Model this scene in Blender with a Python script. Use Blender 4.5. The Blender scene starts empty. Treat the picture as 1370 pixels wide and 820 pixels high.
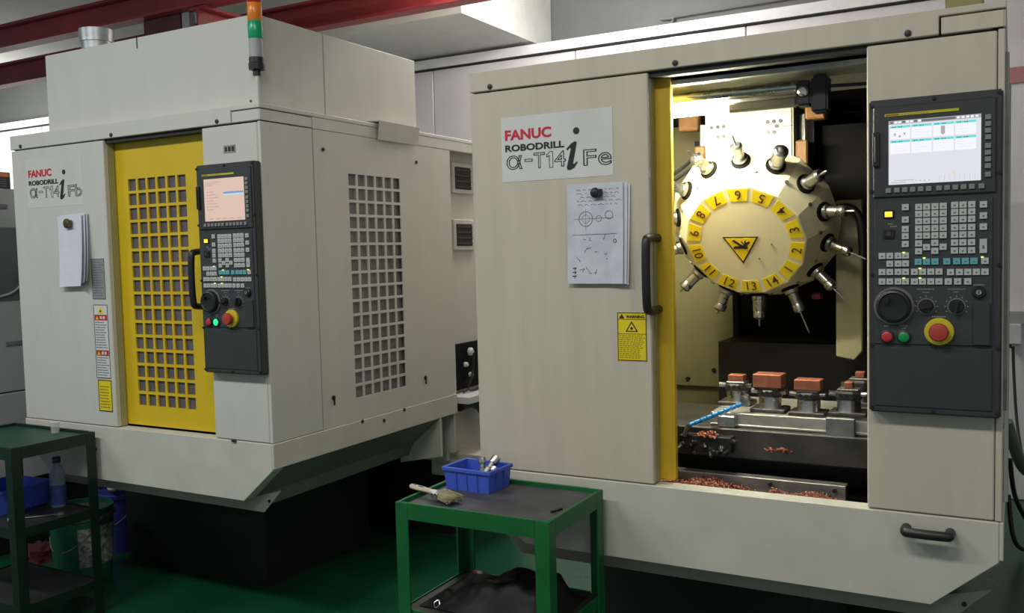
import bpy, bmesh, math, random
from mathutils import Vector, Matrix
S = bpy.context.scene
COL = S.collection
R = math.radians
PI = math.pi
random.seed(7)

# ------------------------------------------------------------------ camera
cam = bpy.data.objects.new('camera', bpy.data.cameras.new('camera'))
COL.objects.link(cam)
cam.data.sensor_width = 36.0
cam.data.lens = 36.0 * 1213.394 / 1370.0
cam.data.clip_start = 0.05
YAW, PITCH, ROLL = -0.5051214, -0.06018133, -0.02522295
fw = Vector((math.sin(YAW) * math.cos(PITCH), math.cos(YAW) * math.cos(PITCH), math.sin(PITCH)))
r0 = Vector((math.cos(YAW), -math.sin(YAW), 0))
u0 = r0.cross(fw)
rr = r0 * math.cos(ROLL) + u0 * math.sin(ROLL)
uu = -r0 * math.sin(ROLL) + u0 * math.cos(ROLL)
M = Matrix((rr, uu, -fw)).transposed().to_4x4()
M.translation = Vector((0, -2.5, 1.5))
cam.matrix_world = M
S.camera = cam

# ------------------------------------------------------------------ world, lamps, added fill lights, exposure
W = bpy.data.worlds.new('world')
S.world = W
W.use_nodes = True
W.node_tree.nodes['Background'].inputs[0].default_value = (0.86, 0.93, 1.0, 1)
W.node_tree.nodes['Background'].inputs[1].default_value = 0.27


def area(name, loc, sx, sy, power, color=(1, 0.97, 0.9), rot=(0, 0, 0)):
    d = bpy.data.lights.new(name, 'AREA')
    d.shape = 'RECTANGLE'
    d.size, d.size_y, d.energy, d.color = sx, sy, power, color
    o = bpy.data.objects.new(name, d)
    COL.objects.link(o)
    o.location = loc
    o.rotation_euler = rot
    return o


COOL = (0.90, 0.97, 1.0)
area('ceiling_lamp', (-5.4, -2.1, 3.38), 1.25, 0.30, 36, COOL)
area('ceiling_lamp', (-3.2, -2.1, 3.38), 1.25, 0.30, 50, (0.97, 0.99, 1.0))
area('ceiling_lamp', (-1.0, -2.1, 3.38), 1.25, 0.30, 42)
area('ceiling_lamp', (1.2, -2.1, 3.38), 1.25, 0.30, 15)
area('ceiling_lamp', (-2.3, 1.7, 3.20), 0.9, 0.12, 22)
area('ceiling_lamp', (-0.3, 2.0, 3.38), 1.25, 0.16, 5)


def point_fill(name, loc, power, color=(1, 0.98, 0.95), size=0.12):  # point light added as fill, with no fixture behind it
    d = bpy.data.lights.new(name, 'POINT')
    d.energy, d.color, d.shadow_soft_size = power, color, size
    o = bpy.data.objects.new(name, d)
    COL.objects.link(o)
    o.location = loc
    return o


point_fill('rear_fill_light', (-2.2, 2.45, 3.08), 50)  # unseen light added to brighten the back wall and ceiling
point_fill('rear_fill_light', (-9.0, 2.5, 2.75), 55)  # unseen light added to brighten the far left wall

S.view_settings.view_transform = 'Standard'
S.view_settings.look = 'None'
S.view_settings.gamma = 1
S.view_settings.use_curve_mapping = False
S.view_settings.exposure = 0.0


# ------------------------------------------------------------------ materials
MATS = {}


def sr(r, g, b):
    def c(v):
        v = v / 255.0
        return v / 12.92 if v <= 0.04045 else ((v + 0.055) / 1.055) ** 2.4
    return (c(r), c(g), c(b))


def mat(name, col, rough=0.5, metal=0.0, var=0.06, scale=6.0, col2=None, emit=None, estr=0, spec=0.5,
        bump=0.0, bscale=60, trans=0.0, alpha=1.0, stretch=(1, 1, 1), rvar=0.08, coat=0.0):
    if name in MATS:
        return MATS[name]
    m = bpy.data.materials.new(name)
    m.use_nodes = True
    nt = m.node_tree
    b = nt.nodes['Principled BSDF']
    b.inputs['Metallic'].default_value = metal
    b.inputs['Specular IOR Level'].default_value = spec
    b.inputs['Coat Weight'].default_value = coat
    b.inputs['Transmission Weight'].default_value = trans
    b.inputs['Alpha'].default_value = alpha
    tc = nt.nodes.new('ShaderNodeTexCoord')
    mp = nt.nodes.new('ShaderNodeMapping')
    mp.inputs['Scale'].default_value = stretch
    nt.links.new(tc.outputs['Object'], mp.inputs['Vector'])
    nz = nt.nodes.new('ShaderNodeTexNoise')
    nz.inputs['Scale'].default_value = scale
    nz.inputs['Detail'].default_value = 5
    nz.inputs['Roughness'].default_value = 0.6
    nt.links.new(mp.outputs['Vector'], nz.inputs['Vector'])
    rp = nt.nodes.new('ShaderNodeValToRGB')
    if col2 is None:
        a = [max(0, c * (1 - var)) for c in col]
        d = [min(1, c * (1 + var)) for c in col]
    else:
        a, d = col, col2
    rp.color_ramp.elements[0].position = 0.32
    rp.color_ramp.elements[1].position = 0.68
    rp.color_ramp.elements[0].color = (*a, 1)
    rp.color_ramp.elements[1].color = (*d, 1)
    nt.links.new(nz.outputs['Fac'], rp.inputs['Fac'])
    nt.links.new(rp.outputs['Color'], b.inputs['Base Color'])
    mr = nt.nodes.new('ShaderNodeMapRange')
    mr.inputs['To Min'].default_value = max(0.02, rough - rvar)
    mr.inputs['To Max'].default_value = min(1, rough + rvar)
    nt.links.new(nz.outputs['Fac'], mr.inputs['Value'])
    nt.links.new(mr.outputs['Result'], b.inputs['Roughness'])
    if emit is not None:
        b.inputs['Emission Color'].default_value = (*emit, 1)
        b.inputs['Emission Strength'].default_value = estr
    if bump > 0:
        n2 = nt.nodes.new('ShaderNodeTexNoise')
        n2.inputs['Scale'].default_value = bscale
        n2.inputs['Detail'].default_value = 3
        nt.links.new(mp.outputs['Vector'], n2.inputs['Vector'])
        bp = nt.nodes.new('ShaderNodeBump')
        bp.inputs['Strength'].default_value = bump
        bp.inputs['Distance'].default_value = 0.01
        nt.links.new(n2.outputs['Fac'], bp.inputs['Height'])
        nt.links.new(bp.outputs['Normal'], b.inputs['Normal'])
    MATS[name] = m
    return m


CREAM = mat('cream_paint', (0.56, 0.515, 0.415), 0.5, var=0.05, scale=3, stretch=(6, 6, 0.6), bump=0.03, bscale=220)
CREAM2 = mat('cool_cream_paint', (0.58, 0.57, 0.51), 0.5, var=0.03, scale=3, stretch=(4, 4, 0.8), bump=0.03, bscale=220)
SKIRT = mat('skirt_paint', (0.57, 0.55, 0.475), 0.5, var=0.07, scale=5, bump=0.03, bscale=220)
SEAM = mat('seam_dark', (0.03, 0.03, 0.025), 0.8)
YEL = mat('yellow_paint', (0.68, 0.47, 0.012), 0.42, var=0.06, scale=4)
DKYEL = mat('aged_yellow_paint', (0.62, 0.40, 0.02), 0.45, var=0.12, scale=5, stretch=(8, 8, 0.5))
EDGE = mat('olive_edge', (0.36, 0.33, 0.16), 0.5)
BLK = mat('black_plastic', (0.012, 0.012, 0.013), 0.42)
BASE = mat('base_black', (0.008, 0.009, 0.009), 0.6)
PANEL = mat('panel_charcoal', (0.036, 0.039, 0.039), 0.5, var=0.10, bump=0.05, bscale=400)
PANEL2 = mat('panel_inset_charcoal', (0.042, 0.044, 0.048), 0.45)
KEYW = mat('key_grey', (0.50, 0.51, 0.50), 0.5)
KEYT = mat('key_teal', (0.13, 0.42, 0.47), 0.5)
KEYS = mat('softkey_grey', (0.22, 0.23, 0.23), 0.5)
INK = mat('ink_black', (0.012, 0.012, 0.014), 0.6)
INKG = mat('ink_grey', (0.16, 0.16, 0.17), 0.7)
INKR = mat('ink_red', (0.58, 0.006, 0.035), 0.5)
WHT = mat('decal_white', (0.66, 0.66, 0.65), 0.35)
PAPER = mat('paper_white', (0.66, 0.68, 0.74), 0.85, var=0.05, scale=9)
PAPER2 = mat('thumbed_paper', (0.52, 0.54, 0.60), 0.85, col2=(0.66, 0.68, 0.74), scale=13)
STEEL = mat('steel', (0.52, 0.52, 0.50), 0.28, metal=1.0, var=0.15, scale=20)
DSTEEL = mat('dull_steel', (0.30, 0.30, 0.28), 0.45, metal=0.85, var=0.25, scale=14)
OILY = mat('oily_iron', (0.055, 0.052, 0.045), 0.5, metal=0.2, var=0.4, scale=9)
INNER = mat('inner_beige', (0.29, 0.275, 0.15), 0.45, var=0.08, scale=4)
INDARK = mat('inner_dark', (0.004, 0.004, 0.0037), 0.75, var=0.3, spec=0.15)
GALV = mat('galvanised', (0.50, 0.52, 0.52), 0.38, metal=0.8, var=0.3, scale=9)
TURRET = mat('turret_cream', (0.70, 0.645, 0.42), 0.42, var=0.03)
LABY = mat('label_yellow', (0.80, 0.62, 0.01), 0.5)
COPPER = mat('copper', (0.46, 0.17, 0.10), 0.5, metal=0.4, col2=(0.30, 0.10, 0.055), scale=40)
BROWN = mat('rust_brown', (0.22, 0.105, 0.033), 0.6, var=0.25, scale=20)
RED = mat('red_plastic', (0.55, 0.03, 0.035), 0.4)
DRED = mat('estop_red', (0.42, 0.05, 0.035), 0.45)
GRN = mat('green_plastic', (0.01, 0.28, 0.07), 0.35)
GLASS = mat('smoky_window', (0.13, 0.110, 0.12), 0.2, var=0.2, scale=3)
GLASS2 = mat('grey_window', (0.22, 0.215, 0.205), 0.25, var=0.12, scale=3)
TGREEN = mat('green_enamel', (0.005, 0.115, 0.028), 0.45, var=0.15, scale=8)
TGREEN2 = mat('dark_green_enamel', (0.003, 0.017, 0.009), 0.45, var=0.15, scale=8)
MATTOP = mat('worn_rubber', (0.035, 0.037, 0.045), 0.55, col2=(0.085, 0.08, 0.085), scale=9)
BLUE = mat('blue_plastic', (0.055, 0.105, 0.56), 0.42, var=0.08)
BEAM = mat('red_oxide_paint', (0.26, 0.03, 0.035), 0.38, var=0.2, scale=4)
BEAMD = mat('dark_oxide_paint', (0.09, 0.018, 0.02), 0.5, var=0.2, scale=4)
GREYCAB = mat('grey_enamel', (0.36, 0.37, 0.37), 0.5, var=0.05)
LED = mat('led_green', (0.5, 0.7, 0.1), 0.4, emit=(0.75, 1.0, 0.25), estr=1.1)
AMBER = mat('amber_lit', (0.9, 0.4, 0.02), 0.4, emit=(1.0, 0.42, 0.02), estr=2.2)
GLIT = mat('green_lit', (0.0, 0.6, 0.2), 0.3, emit=(0.02, 0.9, 0.3), estr=0.9)


# ------------------------------------------------------------------ mesh builder
class MB:
    def __init__(s):
        s.v, s.f, s.m = [], [], []

    def add(s, vs, fs, mi=0):
        k = len(s.v)
        s.v += [tuple(p) for p in vs]
        s.f += [tuple(i + k for i in f) for f in fs]
        s.m += [mi] * len(fs)
        return s

    def box(s, x0, x1, y0, y1, z0, z1, mi=0):
        return s.add([(x0, y0, z0), (x1, y0, z0), (x1, y1, z0), (x0, y1, z0), (x0, y0, z1), (x1, y0, z1), (x1, y1, z1), (x0, y1, z1)],
                     [(0, 3, 2, 1), (4, 5, 6, 7), (0, 1, 5, 4), (1, 2, 6, 5), (2, 3, 7, 6), (3, 0, 4, 7)], mi)

    def xf(s, M, start=0):
        for i in range(start, len(s.v)):
            s.v[i] = tuple(M @ Vector(s.v[i]))
        return s

    def cyl(s, p0, p1, r0, r1=None, n=16, mi=0, caps=True):
        p0, p1 = Vector(p0), Vector(p1)
        r1 = r0 if r1 is None else r1
        d = (p1 - p0).normalized()
        a = d.orthogonal().normalized()
        b = d.cross(a)
        vs = []
        for p, r in ((p0, r0), (p1, r1)):
            for i in range(n):
                t = 2 * PI * i / n
                vs.append(p + (a * math.cos(t) + b * math.sin(t)) * r)
        fs = [(i, (i + 1) % n, n + (i + 1) % n, n + i) for i in range(n)]
        if caps:
            fs += [tuple(range(n - 1, -1, -1)), tuple(range(n, 2 * n))]
        return s.add(vs, fs, mi)

    def lathe(s, prof, org=(0, 0, 0), axis=(0, 0, 1), n=20, mi=0, ang0=0.0):
        """prof: list of (radius, height along the axis)"""
        d = Vector(axis).normalized()
        a = Vector((1, 0, 0)) if abs(d.x) < 0.9 else Vector((0, 1, 0))
        a = (a - d * a.dot(d)).normalized()
        b = d.cross(a)
        o = Vector(org)
        vs, fs = [], []
        for r, h in prof:
            for i in range(n):
                t = 2 * PI * i / n + ang0
                vs.append(o + d * h + (a * math.cos(t) + b * math.sin(t)) * r)
        for j in range(len(prof) - 1):
            for i in range(n):
                fs.append((j * n + i, j * n + (i + 1) % n, (j + 1) * n + (i + 1) % n, (j + 1) * n + i))
        fs.append(tuple(range(n - 1, -1, -1)))
        k = (len(prof) - 1) * n
        fs.append(tuple(range(k, k + n)))
        return s.add(vs, fs, mi)

    def tube(s, pts, r, n=8, mi=0):
        pts = [Vector(p) for p in pts]
        vs, fs = [], []
        prev = None
        for i, p in enumerate(pts):
            d = (pts[min(i + 1, len(pts) - 1)] - pts[max(i - 1, 0)]).normalized()
            a = d.orthogonal().normalized() if prev is None else (prev - d * prev.dot(d)).normalized()
            prev = a
            b = d.cross(a)
            rad = r[i] if isinstance(r, (list, tuple)) else r
            for k in range(n):
                t = 2 * PI * k / n
                vs.append(p + (a * math.cos(t) + b * math.sin(t)) * rad)
        for j in range(len(pts) - 1):
            for k in range(n):
                fs.append((j * n + k, j * n + (k + 1) % n, (j + 1) * n + (k + 1) % n, (j + 1) * n + k))
        fs.append(tuple(range(n - 1, -1, -1)))
        k0 = (len(pts) - 1) * n
        fs.append(tuple(range(k0, k0 + n)))
        return s.add(vs, fs, mi)

    def prism(s, poly, fn0, fn1, mi=0):
        """poly: 2-D points; fn0/fn1 map a 2-D point to the two ends"""
        n = len(poly)
        vs = [fn0(*p) for p in poly] + [fn1(*p) for p in poly]
        fs = [tuple(range(n)), tuple(range(2 * n - 1, n - 1, -1))]
        fs += [(i, n + i, n + (i + 1) % n, (i + 1) % n) for i in range(n)]
        return s.add(vs, fs, mi)

    def prism_xz(s, poly, y0, y1, mi=0):
        return s.prism(poly, lambda a, b: (a, y0, b), lambda a, b: (a, y1, b), mi)

    def prism_yz(s, poly, x0, x1, mi=0):
        return s.prism(poly, lambda a, b: (x0, a, b), lambda a, b: (x1, a, b), mi)

    def prism_xy(s, poly, z0, z1, mi=0):
        return s.prism(poly, lambda a, b: (a, b, z0), lambda a, b: (a, b, z1), mi)

    def grid_plate(s, xs, zs, hole, y0, y1, mi=0, axis='y'):
        """sheet with real rectangular holes"""
        nx, nz = len(xs), len(zs)
        P = (lambda x, y, z: (x, y, z)) if axis == 'y' else (lambda x, y, z: (y, x, z))
        vs = [P(x, y0, z) for z in zs for x in xs] + [P(x, y1, z) for z in zs for x in xs]
        N = nx * nz
        fs = []
        solid = lambda i, j: 0 <= i < nx - 1 and 0 <= j < nz - 1 and not hole(i, j)
        for j in range(nz - 1):
            for i in range(nx - 1):
                if not solid(i, j):
                    continue
                a, b, c, d = j * nx + i, j * nx + i + 1, (j + 1) * nx + i + 1, (j + 1) * nx + i
                fs.append((a, b, c, d))
                fs.append((N + d, N + c, N + b, N + a))
                for (di, dj, p, q) in ((-1, 0, d, a), (1, 0, b, c), (0, -1, a, b), (0, 1, c, d)):
                    if not solid(i + di, j + dj):
                        fs.append((p, N + p, N + q, q))
        return s.add(vs, fs, mi)

    def mesh(s, name, mats, bevel=0, smooth=None, seg=1):
        me = bpy.data.meshes.new(name)
        me.from_pydata(s.v, [], s.f)
        for m in (mats if isinstance(mats, (list, tuple)) else [mats]):
            me.materials.append(m)
        me.polygons.foreach_set('material_index', s.m)
        bm = bmesh.new()
        bm.from_mesh(me)
        bmesh.ops.recalc_face_normals(bm, faces=bm.faces)
        if bevel > 0:
            es = [e for e in bm.edges if len(e.link_faces) == 2 and e.calc_face_angle(0) > R(35)]
            bmesh.ops.bevel(bm, geom=es, offset=bevel, segments=seg, affect='EDGES', clamp_overlap=True)
        if smooth is not None:
            for f in bm.faces:
                f.smooth = True
            for e in bm.edges:
                if len(e.link_faces) == 2 and e.calc_face_angle(0) > R(smooth):
                    e.smooth = False
        bm.to_mesh(me)
        bm.free()
        return me

    def build(s, name, mats, parent=None, bevel=0, smooth=None, seg=1, loc=None):
        return link(name, s.mesh(name, mats, bevel, smooth, seg), parent, loc)


def link(name, me, parent=None, loc=None):
    o = bpy.data.objects.new(name, me)
    COL.objects.link(o)
    if parent is not None:
        o.parent = parent
    if loc is not None:
        o.location = loc
    return o


def tag(o, label, cat=None, group=None):
    o['label'] = label
    if cat:
        o['category'] = cat
    if group:
        o['group'] = group
    return o


def thing(name, label, cat, loc=(0, 0, 0), rz=0, group=None):
    o = bpy.data.objects.new(name, None)
    COL.objects.link(o)
    o.location = loc
    o.rotation_euler = (0, 0, rz)
    o.empty_display_size = 0.05
    return tag(o, label, cat, group)


def structure(o):
    o['kind'] = 'structure'
    return o


def stuff(o):
    o['kind'] = 'stuff'
    return o


TXT = {}


def text_mesh(s, size=1.0, shear=0.0, sx=1.0, bold=0.0, outline=0.0, depth=0.0006, align='LEFT'):
    key = (s, size, shear, sx, bold, outline, depth, align)
    if key in TXT:
        return TXT[key]
    c = bpy.data.curves.new('lettering', 'FONT')
    c.body = s
    c.size = size
    c.shear = shear
    c.offset = bold
    c.align_x = align
    c.align_y = 'BOTTOM_BASELINE' if align == 'LEFT' else 'CENTER'
    c.resolution_u = 3
    if outline > 0:
        c.fill_mode = 'NONE'
        c.bevel_depth = outline
        c.bevel_resolution = 0
    else:
        c.extrude = depth
    o = bpy.data.objects.new('lettering', c)
    COL.objects.link(o)
    dg = bpy.context.evaluated_depsgraph_get()
    me = bpy.data.meshes.new_from_object(o.evaluated_get(dg), depsgraph=dg)
    bpy.data.objects.remove(o)
    bpy.data.curves.remove(c)
    for v in me.vertices:
        v.co.x *= sx
        if outline > 0:
            v.co.z *= 0.4
    TXT[key] = me
    return me


def text(name, s, m, parent, loc, size, width=None, rot=(PI / 2, 0, 0), basis=None, **kw):
    me = text_mesh(s, size, **kw)
    xs = [v.co.x for v in me.vertices]
    me = me.copy()
    if width:
        k = width / (max(xs) - min(xs))
        mn = min(xs)
        for v in me.vertices:
            v.co.x = (v.co.x - mn) * k
    me.materials.clear()
    me.materials.append(m)
    o = link(name, me, parent)
    if basis is not None:
        o.matrix_local = basis
    else:
        o.location = loc
        o.rotation_euler = rot
    return o


def smooth_path(pts, n=6):
    P = [Vector(p) for p in pts]
    out = []
    for i in range(len(P) - 1):
        p0, p1, p2, p3 = P[max(i - 1, 0)], P[i], P[i + 1], P[min(i + 2, len(P) - 1)]
        for k in range(n):
            t = k / n
            out.append(0.5 * ((2 * p1) + (p2 - p0) * t + (2 * p0 - 5 * p1 + 4 * p2 - p3) * t * t + (3 * p1 - p0 - 3 * p2 + p3) * t ** 3))
    out.append(P[-1])
    return out


# ------------------------------------------------------------------ the room
def room():
    fl = mat('green_epoxy_floor', (0.004, 0.060, 0.024), 0.30, col2=(0.007, 0.080, 0.034), scale=2.2, rvar=0.12, bump=0.02, bscale=9)
    structure(MB().box(-10, 2.5, -5, 3.75, -0.1, 0).build('floor', fl))
    ce = mat('ceiling_paint', (0.60, 0.61, 0.57), 0.8, var=0.05)
    structure(MB().box(-10, 2.5, -5, 4.2, 3.45, 3.55).build('ceiling', ce))
    wp = mat('pale_wall_panel', (0.80, 0.785, 0.80), 0.13, var=0.05, scale=2.5, rvar=0.05)
    wu = mat('upper_wall_paint', (0.20, 0.213, 0.20), 0.6, var=0.05)
    # lower partition of glossy sandwich panels, each panel a piece
    wall = structure(MB().box(-10, 2.5, 3.43, 3.5, 0, 2.902).build('wall_back', wp))
    x = -9.9
    me = MB().box(0, 1.192, 0, 0.03, 0, 2.898).mesh('wall_panel', wp, bevel=0.003)
    while x < 2.4:
        link('wall_panel', me, wall, (x, 3.40, 0.003))
        x += 1.2
    rail = mat('rail_white', (0.84, 0.84, 0.86), 0.4)
    structure(MB().box(-10, 2.5, 3.36, 3.5, 2.911, 2.978).box(-10, 2.5, 3.375, 3.5, 2.903, 2.911, 1).build('trim_1', [rail, SEAM]))
    structure(MB().box(-10, 2.5, 3.70, 3.78, 0, 3.45).build('wall_upper', wu))
    # pinkish band and shelf line at the right end of the wall
    pk = mat('pinkish_red_band', (0.50, 0.22, 0.22), 0.4)
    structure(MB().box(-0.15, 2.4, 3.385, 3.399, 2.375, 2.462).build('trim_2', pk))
    structure(MB().box(-0.15, 2.4, 3.37, 3.399, 1.02, 1.09).build('trim_3', GREYCAB))
    # ceiling box (duct casing)
    sof = mat('soffit_white', (0.70, 0.71, 0.67), 0.7)
    structure(MB().box(-4.75, -3.03, 2.42, 3.69, 3.0, 3.449).build('trim_4', sof))

    # steel beams under the ceiling
    def ibeam(name, p0, length, along, h, w, label, m=BEAM):
        t = thing(name, label, 'beam', p0)
        a, b = (0, length), (-w / 2, w / 2)
        g = 0.018
        for nm, (v0, v1, z0, z1) in (('web', (-0.008, 0.008, g, h - g)), ('bottom_flange', (b[0], b[1], 0, g)), ('top_flange', (b[0], b[1], h - g, h))):
            mb = MB()
            if along == 'x':
                mb.box(a[0], a[1], v0, v1, z0, z1)
            else:
                mb.box(v0, v1, a[0], a[1], z0, z1)
            mb.build(nm, m, t, bevel=0.002)
        return t
    ibeam('steel_beam', (-9.8, 1.25, 2.925), 11, 'x', 0.15, 0.10, 'red painted steel beam under the ceiling, the nearer and higher one in front of the metal duct')
    ibeam('steel_beam', (-9.8, 2.00, 2.925), 11, 'x', 0.17, 0.10, 'red painted steel beam running behind the tall box on the left machine, beside the pale ceiling casing')
    ibeam('cross_beam', (-4.03, 1.21, 2.785), 0.83, 'y', 0.139, 0.12, 'short dark red cross piece bridging the two long red beams')
    t = thing('beam_hanger', 'dark maroon plate hanging under the near red beam above the left machine', 'bracket', (-4.37, 1.27, 2.70))
    MB().box(-0.16, 0.15, -0.012, 0.012, 0.0, 0.224).build('plate', BEAMD, t, bevel=0.002)
    MB().box(0.165, 0.225, -0.012, 0.03, 0.0, 0.224).build('grey_plate', GREYCAB, t)
    # conduit above the rail
    t = thing('wall_conduit', 'thin grey conduit elbow on the upper wall above the white rail', 'pipe', (-2.08, 3.66, 2.96))
    cg = mat('conduit_grey', (0.20, 0.21, 0.20), 0.5)
    MB().tube(smooth_path([(0, 0, 0.02), (0, 0, 0.10), (0.015, 0, 0.125), (0.05, 0, 0.135), (1.9, 0, 0.15)], 4), 0.008).build('pipe', cg, t, smooth=40)
    MB().cyl((0, 0, 0), (0, 0, 0.04), 0.022, 0.016).build('clamp', cg, t, smooth=40)
    t = thing('wall_box', 'small white junction box on the back wall right of the open machine', 'box', (0.012, 3.399, 0.905))
    MB().box(-0.05, 0.035, -0.05, 0, 0, 0.115).build('housing', mat('box_white', (0.62, 0.63, 0.62), 0.5), t, bevel=0.004)
    MB().box(0.05, 0.062, -0.03, 0, 0.04, 0.055).build('red_plug', RED, t)
    MB().box(-0.03, -0.015, -0.045, -0.02, -0.022, 0).build('cable_gland', BLK, t)


room()


# ------------------------------------------------------------------ machine parts
def control_panel(p, which):
    """operator panel on the right of the front; p is the machine's root. u from -0.302 to -0.004, z 1.068..1.856"""
    Y0 = -0.038
    mb = MB()
    mb.box(-0.302, -0.004, Y0, -0.001, 1.068, 1.856)
    cp = mb.build('control_panel', PANEL, p, bevel=0.004, seg=2)
    cp['label'] = 'charcoal operator panel with screen, keypad and emergency stop'
    # raised frames: screen bezel, keypad field, blank lower cover
    MB().box(-0.292, -0.018, Y0 - 0.006, Y0, 1.612, 1.838).build('screen_bezel', PANEL, cp, bevel=0.003)
    MB().box(-0.290, -0.024, Y0 - 0.004, Y0, 1.243, 1.604).build('keypad_plate', PANEL2, cp, bevel=0.002)
    MB().box(-0.290, -0.024, Y0 - 0.003, Y0, 1.085, 1.236).build('lower_cover', PANEL, cp, bevel=0.002)
    # screws
    sc = MB().cyl((0, 0.0, 0), (0, -0.004, 0), 0.0045, n=8).mesh('panel_screw', BLK)
    for u, z in ((-0.296, 1.842), (-0.153, 1.848), (-0.013, 1.848), (-0.297, 1.63), (-0.010, 1.66), (-0.295, 1.42), (-0.011, 1.44), (-0.296, 1.24), (-0.153, 1.240), (-0.012, 1.24), (-0.296, 1.08), (-0.153, 1.076), (-0.012, 1.08)):
        link('panel_screw', sc, cp, (u, Y0 - 0.0005, z))
    # yellow maker's strip over the screen
    strip = MB().box(-0.264, -0.098, Y0 - 0.0075, Y0 - 0.006, 1.812, 1.8185)
    strip.box(-0.262, -0.232, Y0 - 0.008, Y0 - 0.0075, 1.8135, 1.817, 1)
    for k in range(9):
        strip.box(-0.226 + k * 0.007, -0.222 + k * 0.007, Y0 - 0.008, Y0 - 0.0075, 1.814, 1.8165, 2)
    strip.build('name_strip', [mat('strip_yellow', (0.55, 0.50, 0.01), 0.5), mat('strip_red', (0.35, 0.12, 0.02), 0.5), EDGE], cp)
    # card slot door left of the screen
    MB().box(-0.292, -0.276, Y0 - 0.014, Y0 - 0.004, 1.69, 1.775).box(-0.287, -0.281, Y0 - 0.017, Y0 - 0.014, 1.70, 1.765).build('card_slot', BLK, cp, bevel=0.002)
    # screen
    yS = Y0 - 0.0068
    a, b, c, d = -0.255, -0.050, 1.643, 1.8005
    sb = MB()

    def q(x0, x1, z0, z1, lay, mi):
        y = yS - 0.0003 * lay
        sb.add([(x0, y, z0), (x1, y, z0), (x1, y, z1), (x0, y, z1)], [(0, 1, 2, 3)], mi)
    sb.box(a, b, yS, yS + 0.002, c, d, 0)
    wv, hv = b - a, d - c
    if which == 'R':
        em = [mat('screen_lavender', (0.1, 0.1, 0.1), 0.2, emit=(0.70, 0.70, 0.78), estr=1.0),
              mat('screen_white', (0.1, 0.1, 0.1), 0.2, emit=(0.88, 0.88, 0.95), estr=1.0),
              mat('screen_teal', (0.1, 0.1, 0.1), 0.2, emit=(0.10, 0.68, 0.66), estr=1.0),
              mat('screen_dark', (0.1, 0.1, 0.1), 0.2, emit=(0.10, 0.10, 0.12), estr=1.0),
              mat('screen_grey', (0.1, 0.1, 0.1), 0.2, emit=(0.36, 0.36, 0.40), estr=1.0),
              mat('screen_yellow', (0.1, 0.1, 0.1), 0.2, emit=(0.75, 0.72, 0.15), estr=1.0)]
        q(a, b, d - 0.009, d, 1, 4)
        for k in range(8):
            q(a + 0.004 + k * 0.009, a + 0.011 + k * 0.009, d - 0.007, d - 0.002, 2, 1 if k % 3 else 3)
        for k in range(5):
            q(b - 0.052 + k * 0.010, b - 0.046 + k * 0.010, d - 0.007, d - 0.002, 2, 1)
        q(a + 0.075, a + 0.15, d - 0.0075, d - 0.002, 2, 3)
        for j in range(2):
            for i in range(4):
                x0 = a + 0.004 + i * 0.0485
                z1 = d - 0.013 - j * 0.036
                q(x0, x0 + 0.045, z1 - 0.033, z1, 1, 1)
                q(x0, x0 + 0.045, z1 - 0.0055, z1, 2, 2)
                for k in range(5):
                    q(x0 + 0.004 + k * 0.005, x0 + 0.0075 + k * 0.005, z1 - 0.004, z1 - 0.0018, 3, 3 if k != 2 else 2)
                for k in range(3):
                    q(x0 + 0.006, x0 + 0.02 + 0.008 * ((k * 7 + i) % 3), z1 - 0.014 - 0.006 * k, z1 - 0.0132 - 0.006 * k, 2, 0)
        x0, z1 = a + 0.0025, d - 0.013
        for (ux, uz) in ((0.010, 0.018), (0.021, 0.023), (0.032, 0.017)):
            q(x0 + ux, x0 + ux + 0.004, z1 - uz - 0.006, z1 - uz, 3, 4)
        x0 = a + 0.004 + 2 * 0.0485
        q(x0 + 0.017, x0 + 0.026, z1 - 0.026, z1 - 0.008, 3, 4)
        sb.add([(x0 + 0.017, yS - 0.0009, z1 - 0.026), (x0 + 0.0215, yS - 0.0009, z1 - 0.030), (x0 + 0.026, yS - 0.0009, z1 - 0.026)], [(0, 1, 2)], 4)
        q(a + 0.012, a + 0.058, c + 0.009, c + 0.0105, 1, 4)
        q(a + 0.005, a + 0.04, c + 0.004, c + 0.0055, 1, 4)
        for k in range(4):
            q(a + 0.060 + k * 0.010, a + 0.067 + k * 0.010, c + 0.004, c + 0.0135, 1, 0)
            q(a + 0.061 + k * 0.010, a + 0.064 + k * 0.010, c + 0.006, c + 0.0085, 2, 4)
        q(a + 0.144, a + 0.149, c + 0.020, c + 0.025, 1, 5)
        for k in range(8):
            q(a + 0.115 + k * 0.011, a + 0.1155 + k * 0.011, c + 0.003, c + 0.018, 1, 4)
    else:
        em = [mat('screen_salmon', (0.1, 0.1, 0.1), 0.2, emit=(0.66, 0.46, 0.37), estr=1.0),
              mat('screen_salmon_dark', (0.1, 0.1, 0.1), 0.2, emit=(0.48, 0.32, 0.25), estr=1.0),
              mat('screen_blue', (0.1, 0.1, 0.1), 0.2, emit=(0.16, 0.22, 0.55), estr=1.0),
              mat('screen_mint', (0.1, 0.1, 0.1), 0.2, emit=(0.35, 0.72, 0.60), estr=1.0)]
        for k in range(3):
            q(a + 0.006, a + 0.085 - 0.02 * k, d - 0.014 - 0.006 * k, d - 0.0115 - 0.006 * k, 1, 1)
        q(a + 0.10, b - 0.002, d - 0.058, d - 0.051, 1, 2)
        q(a + 0.10, b - 0.002, d - 0.064, d - 0.058, 1, 3)
        for k in range(7):
            q(a + 0.012, a + 0.05 + 0.012 * (k % 3), d - 0.05 - 0.011 * k, d - 0.047 - 0.011 * k, 1, 1)
        for k in range(5):
            q(a + 0.02 + k * 0.036, a + 0.045 + k * 0.036, c + 0.006, c + 0.010, 1, 1)
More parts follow.
